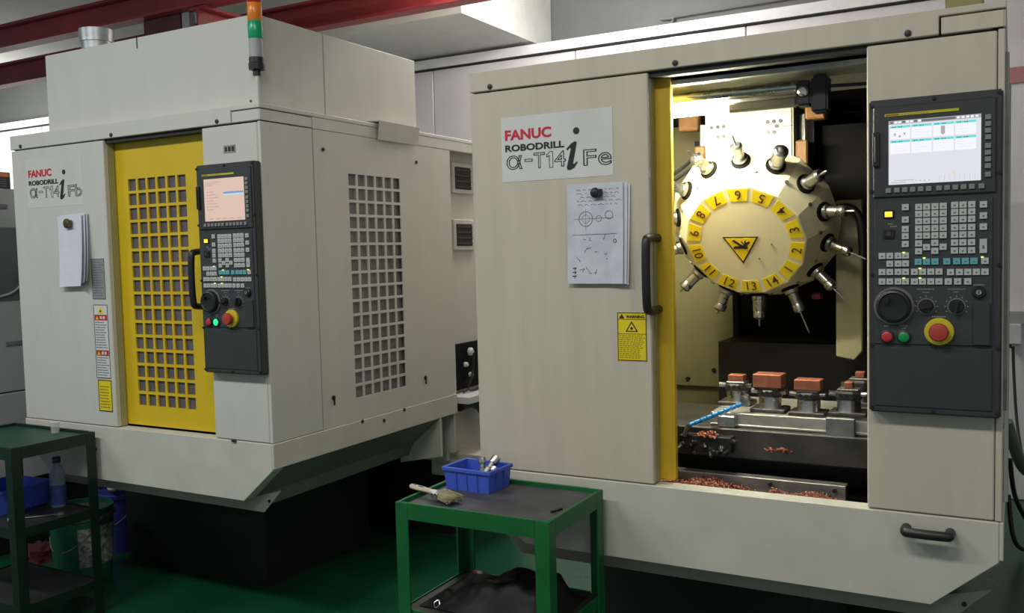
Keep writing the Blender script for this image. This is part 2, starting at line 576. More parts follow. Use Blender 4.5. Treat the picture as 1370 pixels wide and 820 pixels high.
    sb.build('screen', em, cp)
    # keys
    kw, kh = 0.0158, 0.0152

    def keymesh(nm, m, w=kw, h=kh, mark=True):
        k = MB().box(-w / 2, w / 2, -0.0045, 0.0, -h / 2, h / 2)
        me0 = k
        if mark:
            k.box(-w * 0.16, w * 0.18, -0.0048, -0.0045, -h * 0.22, h * 0.06, 1)
        return me0.mesh(nm, [m, INKG], bevel=0.0012)
    kb = keymesh('key', KEYW)
    kt = keymesh('key', KEYT)
    ks = keymesh('soft_key', KEYS, 0.0130, 0.0125, False)
    kl = keymesh('key', KEYW, kw, 0.034)
    yk = Y0 - 0.0040
    us = [-0.1861, -0.1682, -0.1497, -0.1313]
    z = [1.5852, 1.5680, 1.5502, 1.5320, 1.5143, 1.4955, 1.4762]
    for r in range(5):
        for u in us:
            link('key', kb, cp, (u, yk, z[r]))
    for u, zz in ((us[0], z[5]), (us[0], z[6]), (us[1], 1.4858), (us[2], 1.4960), (us[2], 1.4765), (us[3], 1.4860)):
        link('key', kb, cp, (u, yk, zz))
    for r in range(7):
        for u in (-0.1061, -0.0880, -0.0692):
            link('key', kb, cp, (u, yk, z[r] + (0.0012 if r < 3 else 0)))
    for zz in (1.5850, 1.5584, 1.5319):
        link('key', kb, cp, (-0.0442, yk, zz))
    link('key', kl, cp, (-0.0440, yk, 1.4857))['label'] = 'tall key at the right of the keypad'
    for zz in (1.5861, 1.5553, 1.5321, 1.5145, 1.4950):
        link('key', kb, cp, (-0.2165, yk, zz))
    lu = (-0.2704, -0.2523, -0.2331, -0.2159)
    for u in lu:
        for zz in (1.4662, 1.4257, 1.4017):
            link('key', kb, cp, (u, yk, zz))
    for u in lu[1:]:
        link('key', kb, cp, (u, yk, 1.4464))
    for u in (-0.1955, -0.1772, -0.1585, -0.1402):
        for zz in (1.4253, 1.4012):
            link('key', kb, cp, (u, yk, zz))
    for u in (-0.1146, -0.0952, -0.0770, -0.0585, -0.0402):
        link('key', kb, cp, (u, yk, 1.4238))
    for u in (-0.1197, -0.0989, -0.0770):
        link('key', kb, cp, (u, yk, 1.4008))
    for u in (-0.1869, -0.1682, -0.1493, -0.1230, -0.1012, -0.0825, -0.0639):
        link('key', kt, cp, (u, yk, 1.4502))['label'] = 'teal key in the row under the keypad'
    link('key', kb, cp, (-0.0403, yk, 1.4500))
    led = MB().box(-0.0028, 0.0028, -0.0055, 0, -0.0016, 0.0016).mesh('indicator_light', LED)
    for u, zz in ((-0.220, 1.4735), (-0.1735, 1.4590), (-0.183, 1.4335), (-0.046, 1.4590), (-0.220, 1.4095), (-0.183, 1.4095)):
        link('indicator_light', led, cp, (u, yk, zz))
    for u in (-0.2554, -0.2356, -0.2175, -0.1995, -0.1815, -0.1635, -0.1405, -0.1226, -0.1047, -0.0868, -0.0689, -0.0484):
        link('soft_key', ks, cp, (u, Y0 - 0.006, 1.6288))
    for zz in (1.7909, 1.7751, 1.7594, 1.7438, 1.7234, 1.7076, 1.6917, 1.6758, 1.6556):
        link('soft_key', ks, cp, (-0.0351, Y0 - 0.006, zz))
    # lit power button and dark one
    MB().box(-0.268, -0.242, -0.004, 0, -0.0105, 0.0105).build('power_button', BLK, cp, bevel=0.002, loc=(0, yk, 1.570))
    MB().box(-0.2635, -0.2465, -0.0058, -0.004, -0.0065, 0.0065).build('power_light', AMBER, cp, loc=(0, yk, 1.570))
    MB().box(-0.268, -0.242, -0.006, 0, -0.0105, 0.0105).box(-0.262, -0.248, -0.008, -0.006, -0.006, 0.006, 1).build('off_button', [BLK, PANEL2], cp, bevel=0.001, loc=(0, yk, 1.521))
    # hand wheel
    w = MB().lathe([(0.047, 0), (0.047, 0.004)], n=36, axis=(0, -1, 0))
    w.lathe([(0.041, 0.004), (0.042, 0.012), (0.039, 0.020), (0.034, 0.022), (0.031, 0.019), (0.012, 0.018)], n=36, axis=(0, -1, 0), mi=1)
    w.cyl((-0.016, -0.018, 0.016), (-0.016, -0.030, 0.016), 0.007, 0.008, mi=1)
    w.build('hand_wheel', [INKG, BLK], cp, smooth=35, loc=(-0.2430, yk, 1.3403))['label'] = 'round black hand wheel'
    # two rotary selectors
    for u, ang in ((-0.1689, 15), (-0.1015, 80)):
        k = MB().lathe([(0.0205, 0), (0.0205, 0.0015)], n=24, axis=(0, -1, 0), mi=1)
        k.lathe([(0.0175, 0.0015), (0.016, 0.010), (0.015, 0.012)], n=24, axis=(0, -1, 0))
        st = len(k.v)
        k.box(-0.015, 0.015, -0.020, -0.011, -0.004, 0.004)
        k.xf(Matrix.Rotation(R(-ang), 4, 'Y'), st)
        o = k.build('selector_knob', [BLK, INKG], cp, smooth=35, loc=(u, yk, 1.3398))
        tk = MB()
        for i in range(9):
            t = R(-30 + i * 30)
            tk.box(-0.0015, 0.0015, -0.0004, 0, 0.0235, 0.0265)
            tk.xf(Matrix.Rotation(t - R(90), 4, 'Y'), len(tk.v) - 8)
        tk.build('dial_marks', mat('mark_grey', (0.25, 0.26, 0.26), 0.6), cp, loc=(u, yk, 1.3398))
    # tiny captions above the controls
    cpn = MB()
    for (u, zz, wd) in ((-0.169, 1.382, 0.042), (-0.169, 1.374, 0.016), (-0.101, 1.382, 0.040), (-0.101, 1.375, 0.014), (-0.052, 1.392, 0.026), (-0.139, 1.314, 0.034), (-0.259, 1.289, 0.014), (-0.219, 1.290, 0.022), (-0.219, 1.284, 0.014), (-0.243, 1.5395, 0.016), (-0.25, 1.546, 0.014)):
        n = max(2, int(wd / 0.004))
        for i in range(n):
            cpn.box(u - wd / 2 + i * 0.004, u - wd / 2 + i * 0.004 + 0.0028, -0.0004, 0, zz - 0.0014, zz + 0.0014)
    stuff(cpn.build('caption_print', mat('mark_grey', (0.25, 0.26, 0.26), 0.6), cp, loc=(0, yk, 0)))
    # emergency stop
    e = MB().lathe([(0.0335, 0), (0.0335, 0.008), (0.0315, 0.010)], n=32, axis=(0, -1, 0), mi=0)
    e.lathe([(0.014, 0.010), (0.014, 0.020)], n=24, axis=(0, -1, 0), mi=1)
    e.build('emergency_collar', [mat('estop_yellow', (0.62, 0.52, 0.02), 0.45), DRED], cp, smooth=35, loc=(-0.1393, yk, 1.2774))['label'] = 'yellow collar of the emergency stop'
    MB().lathe([(0.013, 0.012), (0.022, 0.020), (0.0225, 0.027), (0.020, 0.032), (0.012, 0.034)], n=32, axis=(0, -1, 0)).build('emergency_button', DRED, cp, smooth=35, loc=(-0.1393, yk, 1.2774))['label'] = 'red mushroom emergency button'
    # start and stop buttons
    for u, m, lb in ((-0.2588, RED if which == 'R' else RED, 'red push button'), (-0.2195, GRN if which == 'R' else GLIT, 'green push button')):
        MB().lathe([(0.0165, 0), (0.0165, 0.006), (0.0135, 0.0075)], n=24, axis=(0, -1, 0), mi=0).build('button_ring', BLK, cp, smooth=35, loc=(u, yk, 1.2624))
        MB().lathe([(0.0125, 0.0), (0.0125, 0.008), (0.009, 0.010)], n=24, axis=(0, -1, 0)).build('push_button', m, cp, smooth=35, loc=(u, yk, 1.2624))['label'] = lb
    # key switch
    MB().lathe([(0.015, 0), (0.015, 0.007), (0.012, 0.010)], n=24, axis=(0, -1, 0)).lathe([(0.0065, 0.010), (0.006, 0.013)], n=16, axis=(0, -1, 0), mi=1).box(-0.0012, 0.0012, -0.0136, -0.013, -0.004, 0.004, 2).build('key_switch', [BLK, STEEL, INK], cp, smooth=35, loc=(-0.0529, yk, 1.3745))
    MB().box(-0.066, -0.028, -0.006, 0, -0.052, 0.052).build('socket_cover', PANEL, cp, bevel=0.0025, loc=(0, yk, 1.297))


def fit_text(parent, s, m, x0, x1, z0, z1, y, **kw):
    """lettering stretched to fill a rectangle of the plate"""
    me = text_mesh(s, 0.05, **kw).copy()
    xs = [v.co.x for v in me.vertices]
    ys = [v.co.y for v in me.vertices]
    kx, ky = (x1 - x0) / (max(xs) - min(xs)), (z1 - z0) / (max(ys) - min(ys))
    ax, ay = min(xs), min(ys)
    for v in me.vertices:
        v.co = Vector((x0 + (v.co.x - ax) * kx, z0 + (v.co.y - ay) * ky, v.co.z))
    me.materials.clear()
    me.materials.append(m)
    o = link('lettering', me, parent, (0, y, 0))
    o.rotation_euler = (PI / 2, 0, 0)
    return o


def lettering(p, x0, z1, suffix, y):
    """maker's name, machine name and model letters on a 0.375 x 0.2 field whose upper left corner is (x0, z1)"""
    w, h = 0.375, 0.200
    X = lambda f: x0 + f * w
    Z = lambda f: z1 - f * h
    fit_text(p, 'FANUC', INKR, X(0.037), X(0.465), Z(0.355), Z(0.195), y, bold=0.0016)
    fit_text(p, 'ROBODRILL', INK, X(0.037), X(0.580), Z(0.530), Z(0.425), y, bold=0.0016)
    fit_text(p, '\u03b1', INK, X(0.045), X(0.195), Z(0.810), Z(0.590), y, outline=0.0009)
    fit_text(p, '-', INK, X(0.215), X(0.290), Z(0.705), Z(0.660), y, outline=0.0007)
    fit_text(p, 'T', INK, X(0.300), X(0.405), Z(0.815), Z(0.575), y, outline=0.0009)
    one = [(0.0, 0.80), (0.0, 0.66), (0.42, 0.76), (0.42, 0.0), (1.0, 0.0), (1.0, 1.0), (0.55, 1.0)]
    pts = [(X(0.420) + a * (X(0.475) - X(0.420)), Z(0.815) + b * (Z(0.575) - Z(0.815))) for a, b in one]
    om = MB()
    for (a, b), (c, d) in zip(pts, pts[1:] + pts[:1]):
        om.cyl((a, y, b), (c, y, d), 0.0009, n=6)
    om.build('lettering', INK, p)
    fit_text(p, '4', INK, X(0.488), X(0.592), Z(0.815), Z(0.575), y, outline=0.0009)
    fit_text(p, suffix[0], INK, X(0.745), X(0.860), Z(0.830), Z(0.590), y, outline=0.0009)
    fit_text(p, suffix[1], INK, X(0.872), X(0.990), Z(0.840), Z(0.580 if suffix[1] == 'b' else 0.650), y, outline=0.0009)
    i = MB()
    i.cyl((X(0.688), y - 0.0006, Z(0.30)), (X(0.688), y + 0.0006, Z(0.30)), 0.0103, n=20)
    st = [(0.598, 0.560), (0.640, 0.485), (0.672, 0.455), (0.690, 0.462), (0.688, 0.500), (0.655, 0.775), (0.662, 0.795), (0.690, 0.755), (0.696, 0.770), (0.665, 0.845), (0.632, 0.875), (0.606, 0.872), (0.600, 0.835), (0.638, 0.560), (0.630, 0.545), (0.605, 0.580)]
    i.prism_xz([(X(a), Z(b)) for a, b in st], y - 0.0006, y + 0.0006)
    i.build('lettering', INK, p)


def lines(mb, x0, x1, z0, z1, n, y, mi, ragged=True):
    for k in range(n):
        z = z1 - (z1 - z0) * (k + 0.5) / n
        h = (z1 - z0) / n * 0.22
        x = x0
        e = x1 - (random.random() * 0.25 * (x1 - x0) if ragged else 0)
        while x < e:
            w = min(random.uniform(0.05, 0.16) * (x1 - x0), e - x)
            mb.box(x, x + w, y - 0.0002, y, z - h, z + h, mi)
            x += w + 0.03 * (x1 - x0)


def machine(x0, which):
    door_u, edge_u = (-0.853, -0.902) if which == 'R' else (-0.301, -0.877)
    if which == 'R':
        p = thing('machining_centre', 'cream machining centre on the right, door open on a numbered round tool turret', 'machine', (x0, 0, 0))
    else:
        p = thing('machining_centre', 'cream machining centre on the left with closed yellow grille door and tall top box', 'machine', (x0, 0, 0))
    CR = CREAM if which == 'R' else CREAM2
    WI = -1.497
    # ---- sheet metal shell
    MB().box(WI, edge_u, 0.0, 0.024, 0.806, 2.002).build('left_front_panel', CR, p, bevel=0.003)
    MB().box(edge_u - 0.03, edge_u + 0.002, 0.024, 0.050, 0.806, 1.998).build('panel_edge', EDGE, p)
    MB().box(-0.312 if which == 'R' else -0.302, -0.018, 0.0, 0.05, 0.806, 2.000).build('right_front_panel', CR, p, bevel=0.003)
    t = MB().prism_xz([(WI, 2.007), (-0.145, 2.007), (-0.145, 2.051), (0.001, 2.051), (0.001, 2.068), (WI, 2.068)], -0.003, 0.05)
    t.box(-0.04, 0.001, 0.0505, 1.75, 2.051, 2.068).box(-0.03, 0.0, 0.285, 1.75, 2.004, 2.0505).box(WI, WI + 0.03, 0.0505, 1.75, 2.007, 2.068)
    t.build('top_cover', CR, p, bevel=0.002)
    MB().box(-0.140, -0.004, -0.002, 0.045, 2.007, 2.047).box(-0.03, 0.0, 0.0, 0.282, 2.007, 2.047).build('corner_hood', CR, p, bevel=0.0015)
    MB().box(WI + 0.01, -0.012, 0.012, 0.048, 1.99, 2.0065).build('seam_strip', SEAM, p)
    MB().box(WI + 0.0305, -0.0405, 0.0505, 1.75, 2.050, 2.066).build('roof_sheet', CR, p)
    bolt = MB().lathe([(0.0085, 0), (0.0085, 0.003), (0.005, 0.004)], axis=(0, -1, 0), n=12).mesh('cover_bolt', BLK, smooth=30)
    for u in (-1.422, -0.818, -0.215):
        link('cover_bolt', bolt, p, (u, -0.003, 2.019))
    # front skirt with clipped lower corners
    MB().prism_xz([(WI + 0.0065, 0.803), (-0.0065, 0.803), (-0.0065, 0.702), (-0.16, 0.571), (WI + 0.16, 0.571), (WI + 0.0065, 0.702)], -0.004, 0.055).build('front_skirt', SKIRT, p, bevel=0.002)
    fl = MB().prism_xz([(-0.165, 0.572), (-0.022, 0.612), (-0.117, 0.517), (WI + 0.117, 0.517), (WI + 0.022, 0.612), (WI + 0.165, 0.572)], 0.0552, 0.060).build('skirt_flange', mat('flange_paint', (0.30, 0.29, 0.24), 0.5), p)
    MB().cyl((-0.085, 0.0552, 0.565), (-0.085, 0.051, 0.565), 0.006, n=10).build('flange_bolt', BLK, fl)
    MB().box(-0.006, 0.003, -0.004, 1.28, 0.708, 0.803).build('side_skirt', SKIRT, p, bevel=0.0015)
    MB().box(WI - 0.003, WI + 0.006, -0.004, 1.28, 0.708, 0.803).build('side_skirt', SKIRT, p, bevel=0.0015)
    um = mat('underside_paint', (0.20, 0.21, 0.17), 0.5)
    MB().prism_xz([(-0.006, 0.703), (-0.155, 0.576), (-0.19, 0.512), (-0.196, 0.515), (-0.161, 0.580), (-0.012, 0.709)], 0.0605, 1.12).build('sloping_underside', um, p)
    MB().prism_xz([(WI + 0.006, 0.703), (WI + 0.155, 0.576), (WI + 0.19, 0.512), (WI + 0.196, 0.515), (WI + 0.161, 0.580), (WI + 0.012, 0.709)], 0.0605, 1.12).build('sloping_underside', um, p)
    MB().prism_xz([(0.0, 0.706), (0.0, 0.52), (-0.24, 0.47), (-0.24, 0.70)], 1.122, 1.14).build('rear_gusset', SKIRT, p)
    # side sheets, right and left
    MB().box(-0.016, -0.001, 0.0, 0.283, 0.805, 2.003).build('corner_side_panel', CR, p, bevel=0.002)
    nz, nx = 16, 6
    if which == 'L':
        y0, y1, z0, z1 = 0.496, 0.858, 0.902, 1.841
        gb = 0.0115
        py, pz = (y1 - y0 + gb) / nx, (z1 - z0 + gb) / nz
        ys = [0.287] + sum([[y0 + i * py, y0 + i * py + py - gb] for i in range(nx)], []) + [1.28]
        zs = [0.805] + sum([[z0 + j * pz, z0 + j * pz + pz - gb] for j in range(nz)], []) + [2.003]
        MB().grid_plate(ys, zs, lambda i, j: i % 2 == 1 and j % 2 == 1, -0.001, -0.006, axis='x').build('side_grille_panel', CR, p)['label'] = 'side sheet punched with square grille holes'
        MB().box(-0.024, -0.016, 0.47, 0.88, 0.88, 1.86).build('side_window', GLASS2, p)
    else:
        MB().box(-0.012, -0.001, 0.287, 1.28, 0.805, 2.003).build('side_panel', CR, p, bevel=0.002)
    MB().box(WI, WI + 0.012, 0.05, 1.28, 0.805, 2.003).build('left_side_panel', CR, p)
    lk = MB().lathe([(0.010, 0), (0.010, 0.004), (0.005, 0.006)], axis=(1, 0, 0), n=12)
    lk.box(0.003, 0.007, -0.003, 0.003, -0.03, 0.0)
    lk = lk.mesh('panel_lock', BLK)
    bl = MB().lathe([(0.008, 0), (0.008, 0.003)], axis=(1, 0, 0), n=12).mesh('cover_bolt', BLK)
    for y, z in ((0.342, 1.927), (0.992, 1.924)):
        link('cover_bolt', bl, p, (0.0, y, z))
    for y, z in ((0.350, 0.926), (1.010, 0.920)):
        link('panel_lock', lk, p, (0.0, y, z))
    for y, z in ((0.527, 0.797), (0.677, 0.775), (0.83, 0.797)):
        link('cover_bolt', bl, p, (0.003, y, z))
    MB().box(WI + 0.01, -0.012, 1.268, 1.28, 0.51, 2.0).build('rear_sheet', CR, p)
    # plinth
    MB().box(-1.50 if which == 'L' else -1.31, -0.553, 0.50, 1.25, 0.0, 0.516).build('plinth', BASE, p)  # left machine's extra black width stands in for shade on the floor
    MB().box(-1.38, -0.19, 1.50, 2.25, 0.0, 0.449).build('rear_plinth', BASE, p)
    # electrical cabinet at the back
    cab = MB().box(-1.40, -0.083, 1.30, 2.3, 0.45, 2.045).build('rear_cabinet', CR, p)
    if which == 'L':
        for za in (1.815, 1.525):
            v = MB().box(-0.083, -0.068, 1.405, 1.615, za - 0.01, za + 0.148).build('fan_vent', CR, p, bevel=0.003)
            MB().box(-0.068, -0.066, 1.43, 1.58, za + 0.012, za + 0.125).build('vent_opening', SEAM, v)
            for k in range(4):
                MB().box(-0.0665, -0.062, 1.43, 1.58, za + 0.022 + k * 0.028, za + 0.028 + k * 0.028).build('vent_slat', OILY, v)
        pl = MB().box(-0.083, -0.060, 1.30, 1.75, 0.80, 1.035).build('terminal_plate', INDARK, p)
        for y, z, r in ((1.51, 0.987, 0.021), (1.46, 0.925, 0.013), (1.505, 0.868, 0.012)):
            MB().lathe([(r, 0), (r, 0.012), (r * 0.6, 0.02)], axis=(1, 0, 0), n=14).build('connector', WHT, pl, smooth=35, loc=(-0.06, y, z))
        cb = MB()
        for pts in (((1.505, 0.865), (1.47, 0.84), (1.44, 0.80), (1.40, 0.79)), ((1.44, 0.80), (1.50, 0.785), (1.60, 0.80), (1.70, 0.815)), ((1.51, 0.98), (1.50, 0.94), (1.50, 0.90), (1.47, 0.83))):
            cb.tube(smooth_path([(-0.035, a, b) for a, b in pts], 5), 0.005, 6)
        cb.build('terminal_cable', BLK, pl, smooth=40)
        MB().box(-0.083, 0.06, 1.30, 1.75, 0.75, 0.782).build('cable_tray', WHT, p)
        MB().tube(smooth_path([(-0.02, 1.33, 0.735), (-0.02, 1.45, 0.735), (-0.01, 1.54, 0.69), (0.0, 1.58, 0.60), (0.0, 1.58, 0.46)], 5), 0.032, 10).build('black_hose', BLK, p, smooth=40)
        MB().box(-0.2, 0.10, 1.33, 1.75, 0.365, 0.49).build('drip_tray', SKIRT, p, bevel=0.004)
    # ---- yellow sliding door with grille and pane
    dz0, dz1, dw = 0.812, 2.0, 0.590
    d0 = door_u - dw
    gx0, gx1, gz0, gz1 = d0 + 0.089, d0 + 0.429, 0.896, 1.840
    gb = 0.0115
    px, pz = (gx1 - gx0 + gb) / nx, (gz1 - gz0 + gb) / nz
    xs = [d0] + sum([[gx0 + i * px, gx0 + i * px + px - gb] for i in range(nx)], []) + [door_u]
    zs = [dz0] + sum([[gz0 + j * pz, gz0 + j * pz + pz - gb] for j in range(nz)], []) + [dz1]
    door = MB().grid_plate(xs, zs, lambda i, j: i % 2 == 1 and j % 2 == 1, 0.054, 0.062).build('sliding_door', DKYEL if which == 'R' else YEL, p)
    door['label'] = 'yellow sliding door with square grille'
    MB().box(gx0 - 0.02, gx1 + 0.02, 0.064, 0.070, gz0 - 0.02, gz1 + 0.02).build('door_pane', GLASS, door)
    MB().box(door_u - 0.014, door_u - 0.002, 0.063, 0.080, dz0, dz1).build('door_edge', DKYEL, door)
    h = smooth_path([(0, 0, 0), (0, -0.075, 0), (0, -0.10, -0.025), (0, -0.10, -0.185), (0, -0.075, -0.21), (0, 0, -0.21)], 6)
    hm = MB().tube(h, 0.0125, 12).mesh('door_handle', BLK, smooth=40)
    link('door_handle', hm, door, (door_u - (0.045 if which == 'R' else 0.037), 0.054, 1.530))['label'] = 'black bow handle'
    # ---- bits on the front
    text_z = 1.745
    if which == 'R':
        s = MB().box(-1.387, -1.012, -0.0012, 0.0, 1.717, 1.917).build('name_plate', WHT, p, bevel=0.0005)
        s['label'] = 'white plate with the maker and model name'
        lettering(s, -1.387, 1.917, 'Fe', -0.0018)
        w = MB().box(-1.009, -0.916, -0.001, 0.0, 1.169, 1.314).build('warning_label', LABY, p)
        w['label'] = 'yellow warning label with a triangle and fine print'
        wb = MB()
        for a in ((-1.008, -0.917, 1.170, 1.1725), (-1.008, -0.917, 1.3105, 1.313), (-1.008, -1.0055, 1.17, 1.313), (-0.9195, -0.917, 1.17, 1.313), (-1.008, -0.917, 1.249, 1.2505), (-1.008, -0.917, 1.292, 1.2935)):
            wb.box(a[0], a[1], -0.0014, -0.001, a[2], a[3])
        tri = [(-0.983, 1.256), (-0.943, 1.256), (-0.963, 1.288)]
        tri2 = [(-0.977, 1.259), (-0.949, 1.259), (-0.963, 1.2815)]
        wb.prism_xz(tri, -0.0014, -0.001)
        wb.prism_xz(tri2, -0.0017, -0.0014, 1)
        wb.cyl((-0.963, -0.002, 1.266), (-0.963, -0.0017, 1.266), 0.0045, n=10)
        wb.prism_xz([(-1.003, 1.295), (-0.985, 1.295), (-0.994, 1.309)], -0.0014, -0.001)
        lines(wb, -1.002, -0.921, 1.176, 1.247, 12, -0.001, 2)
        wb.build('warning_print', [INK, LABY, mat('print_olive', (0.25, 0.20, 0.01), 0.6)], w)
        text('lettering', 'WARNING', INK, w, (-0.981, -0.0013, 1.2965), 0.012, width=0.058, bold=0.0004)
        # drawer handle on the skirt
        hp = smooth_path([(-0.205, 0, 0.785), (-0.205, -0.03, 0.785), (-0.193, -0.042, 0.785), (-0.115, -0.042, 0.785), (-0.103, -0.03, 0.785), (-0.103, 0, 0.785)], 6)
        MB().tube([Vector((a.x - 0.012, a.y - 0.004, a.z - 0.02)) for a in hp], 0.0125, 12).build('skirt_handle', BLK, p, smooth=40)['label'] = 'black bow handle low on the front skirt'
        MB().box(-0.135, -0.050, 0.06, 0.14, 2.068, 2.16).build('top_bracket', mat('olive_paint', (0.28, 0.25, 0.10), 0.5), p, bevel=0.003)
        MB().box(-0.0035, 0.008, 0.02, 0.05, 1.08, 1.95).box(0.001, 0.012, 0.06, 0.075, 0.84, 1.88, 1).build('side_channel', [DSTEEL, CREAM2], p, bevel=0.001)
        for z in (1.93, 1.86, 1.02, 0.95, 0.86):
            link('cover_bolt', bl, p, (0.0, 0.14, z))
        interior(p)
    else:
        tr = MB().box(-1.397, -1.017, -0.0006, 0.0, 1.745, 1.955).build('name_film', mat('film_cream', (0.61, 0.605, 0.545), 0.4), p)
        tr['label'] = 'clear film carrying the maker and model name'
        lettering(tr, -1.395, 1.949, 'Fb', -0.0013)
        np_ = MB().box(-0.990, -0.907, -0.001, 0, 1.345, 1.515).build('data_plate', mat('plate_grey', (0.36, 0.37, 0.36), 0.35, metal=0.4), p)
        m = MB()
        lines(m, -0.983, -0.914, 1.355, 1.505, 14, -0.001, 0)
        for a in ((-0.990, -0.907, 1.345, 1.347), (-0.990, -0.907, 1.513, 1.515), (-0.990, -0.988, 1.345, 1.515), (-0.909, -0.907, 1.345, 1.515)):
            m.box(a[0], a[1], -0.0014, -0.001, a[2], a[3], 1)
        m.build('fine_print', [INKG, INK], np_)
        wl = MB().box(-0.990, -0.900, -0.001, 0, 1.010, 1.322).build('warning_label', WHT, p)
        wl['label'] = 'tall white warning label with two red bars'
        m = MB()
        for a in ((-0.990, -0.900, 1.010, 1.013), (-0.990, -0.900, 1.319, 1.322), (-0.990, -0.987, 1.01, 1.322), (-0.903, -0.900, 1.01, 1.322)):
            m.box(a[0], a[1], -0.0014, -0.001, a[2], a[3], 0)
        for z in (1.255, 1.105):
            m.box(-0.985, -0.905, -0.0013, -0.001, z, z + 0.024, 1)
            m.prism_xz([(-0.978, z + 0.004), (-0.960, z + 0.004), (-0.969, z + 0.019)], -0.0017, -0.0013, 2)
            for k in range(2):
                m.box(-0.950 + k * 0.018, -0.938 + k * 0.018, -0.0017, -0.0013, z + 0.006, z + 0.018, 3)
        m.prism_xz([(-0.966, 1.283), (-0.924, 1.283), (-0.945, 1.315)], -0.0015, -0.001, 2)
        m.cyl((-0.945, -0.002, 1.294), (-0.945, -0.0015, 1.294), 0.005, n=10, mi=0)
        lines(m, -0.983, -0.907, 1.135, 1.252, 11, -0.001, 4)
        lines(m, -0.983, -0.907, 1.018, 1.102, 8, -0.001, 4)
        m.build('warning_print', [INK, mat('print_red', (0.45, 0.03, 0.015), 0.5), LABY, WHT, INKG], wl)
        yl = MB().box(-0.985, -0.899, -0.001, 0, 0.868, 1.003).build('warning_label', LABY, p)
        yl['label'] = 'small yellow warning label, lowest of the three'
        m = MB()
        for a in ((-0.985, -0.899, 0.868, 0.872), (-0.985, -0.899, 0.999, 1.003), (-0.985, -0.981, 0.868, 1.003), (-0.903, -0.899, 0.868, 1.003)):
            m.box(a[0], a[1], -0.0014, -0.001, a[2], a[3], 0)
        lines(m, -0.975, -0.909, 0.88, 0.98, 8, -0.001, 1)
        m.build('warning_print', [INK, mat('print_olive', (0.25, 0.20, 0.01), 0.6)], yl)
        # small dark plate on the right front panel
        b = MB().box(-0.190, -0.128, -0.0012, 0, 1.897, 1.926).build('small_badge', DSTEEL, p)
        m = MB()
        for k in range(3):
            m.box(-0.183 + k * 0.018, -0.171 + k * 0.018, -0.0017, -0.0012, 1.903, 1.920)
        m.build('badge_print', INK, b)
        MB().box(-0.206, -0.185, -0.012, -0.004, 0.800, 0.806).build('skirt_catch', BLK, p)
        link('cover_bolt', bolt, p, (-1.02, -0.004, 0.700))
        # tall enclosure on top
        tb = MB().box(-1.287, -0.045, 0.045, 0.418, 2.068, 2.404).build('top_box', CR, p, bevel=0.002)
        MB().box(-1.287, -0.046, 0.424, 1.069, 2.068, 2.404).build('top_box_rear', CR, p, bevel=0.002)
        MB().box(-1.27, -0.06, 0.41, 0.43, 2.07, 2.395).build('box_seam', SEAM, p)
        MB().box(-0.695, -0.692, 0.042, 0.0445, 2.360, 2.403).build('box_slit', SEAM, tb)
        for u, y in ((-0.085, 0.045),):
            link('cover_bolt', MB().cyl((0, 0, 0), (0, -0.002, 0), 0.005, n=8).mesh('cover_bolt', BLK), tb, (u, y, 2.088))
        MB().prism_xz([(-0.044, 2.084), (0.022, 2.080), (0.010, 2.0), (0.006, 2.0), (0.017, 2.076), (-0.044, 2.080)], 0.695, 0.995).build('bent_flap', CR, p)
        # galvanised exhaust duct on the box
        dk = MB().lathe([(0.062, 0), (0.066, 0.072), (0.071, 0.074), (0.071, 0.078), (0.074, 0.128), (0.071, 0.128), (0.060, 0.01)], n=32).build('exhaust_duct', GALV, p, smooth=35)
        dk['label'] = 'round galvanised exhaust duct stub'
        dk.location = (-1.17, 0.22, 2.404)
        # signal tower
        tw = MB().cyl((0, 0, 0), (0, 0, 0.12), 0.0075, n=12).build('signal_tower', mat('pole_white', (0.62, 0.62, 0.58), 0.35), p, smooth=40, loc=(-0.026, 0.022, 2.0685))
        tw['label'] = 'signal tower pole with stacked lamps'
        MB().lathe([(0.015, 0.104), (0.015, 0.122), (0.029, 0.124), (0.030, 0.145), (0.027, 0.148), (0.027, 0.168)], n=24).build('tower_base', BLK, tw, smooth=35)
        MB().lathe([(0.0255, 0.168), (0.0255, 0.235)], n=24).build('tower_body', GREYCAB, tw, smooth=35)
        z = 0.235
        for nm, c in (('green', (0.0, 0.36, 0.15)), ('amber', (0.80, 0.22, 0.01)), ('red', (0.45, 0.015, 0.03))):
            lm = mat('lens_' + nm, c, 0.25, var=0.05, trans=0.0)
            o = MB().lathe([(0.0245, z), (0.0268, z + 0.004), (0.0268, z + 0.061), (0.0245, z + 0.065)], n=24).build('lamp_lens', lm, tw, smooth=35)
            o['label'] = nm + ' lens'
            z += 0.065
        MB().lathe([(0.0255, z), (0.0255, z + 0.01), (0.018, z + 0.014)], n=24).build('tower_cap', BLK, tw, smooth=35)
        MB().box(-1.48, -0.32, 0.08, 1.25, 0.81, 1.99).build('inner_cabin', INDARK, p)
    control_panel(p, which)
    return p


# ------------------------------------------------------------------ inside of the open machine
TC = Vector((-0.737, 0.42, 1.514))      # turret face centre, local to the machine
AL = R(27)
TN = Vector((0, -math.cos(AL), -math.sin(AL)))
TE1 = Vector((1, 0, 0))
TE2 = Vector((0, -math.sin(AL), math.cos(AL)))
BE = R(63)


def tdir(n):
    """clockwise angle (seen from the front, from the top) of pocket n; 13 is at the bottom"""
    th = PI + (13 - n) * 2 * PI / 14
    return TE1 * math.sin(th) + TE2 * math.cos(th), th


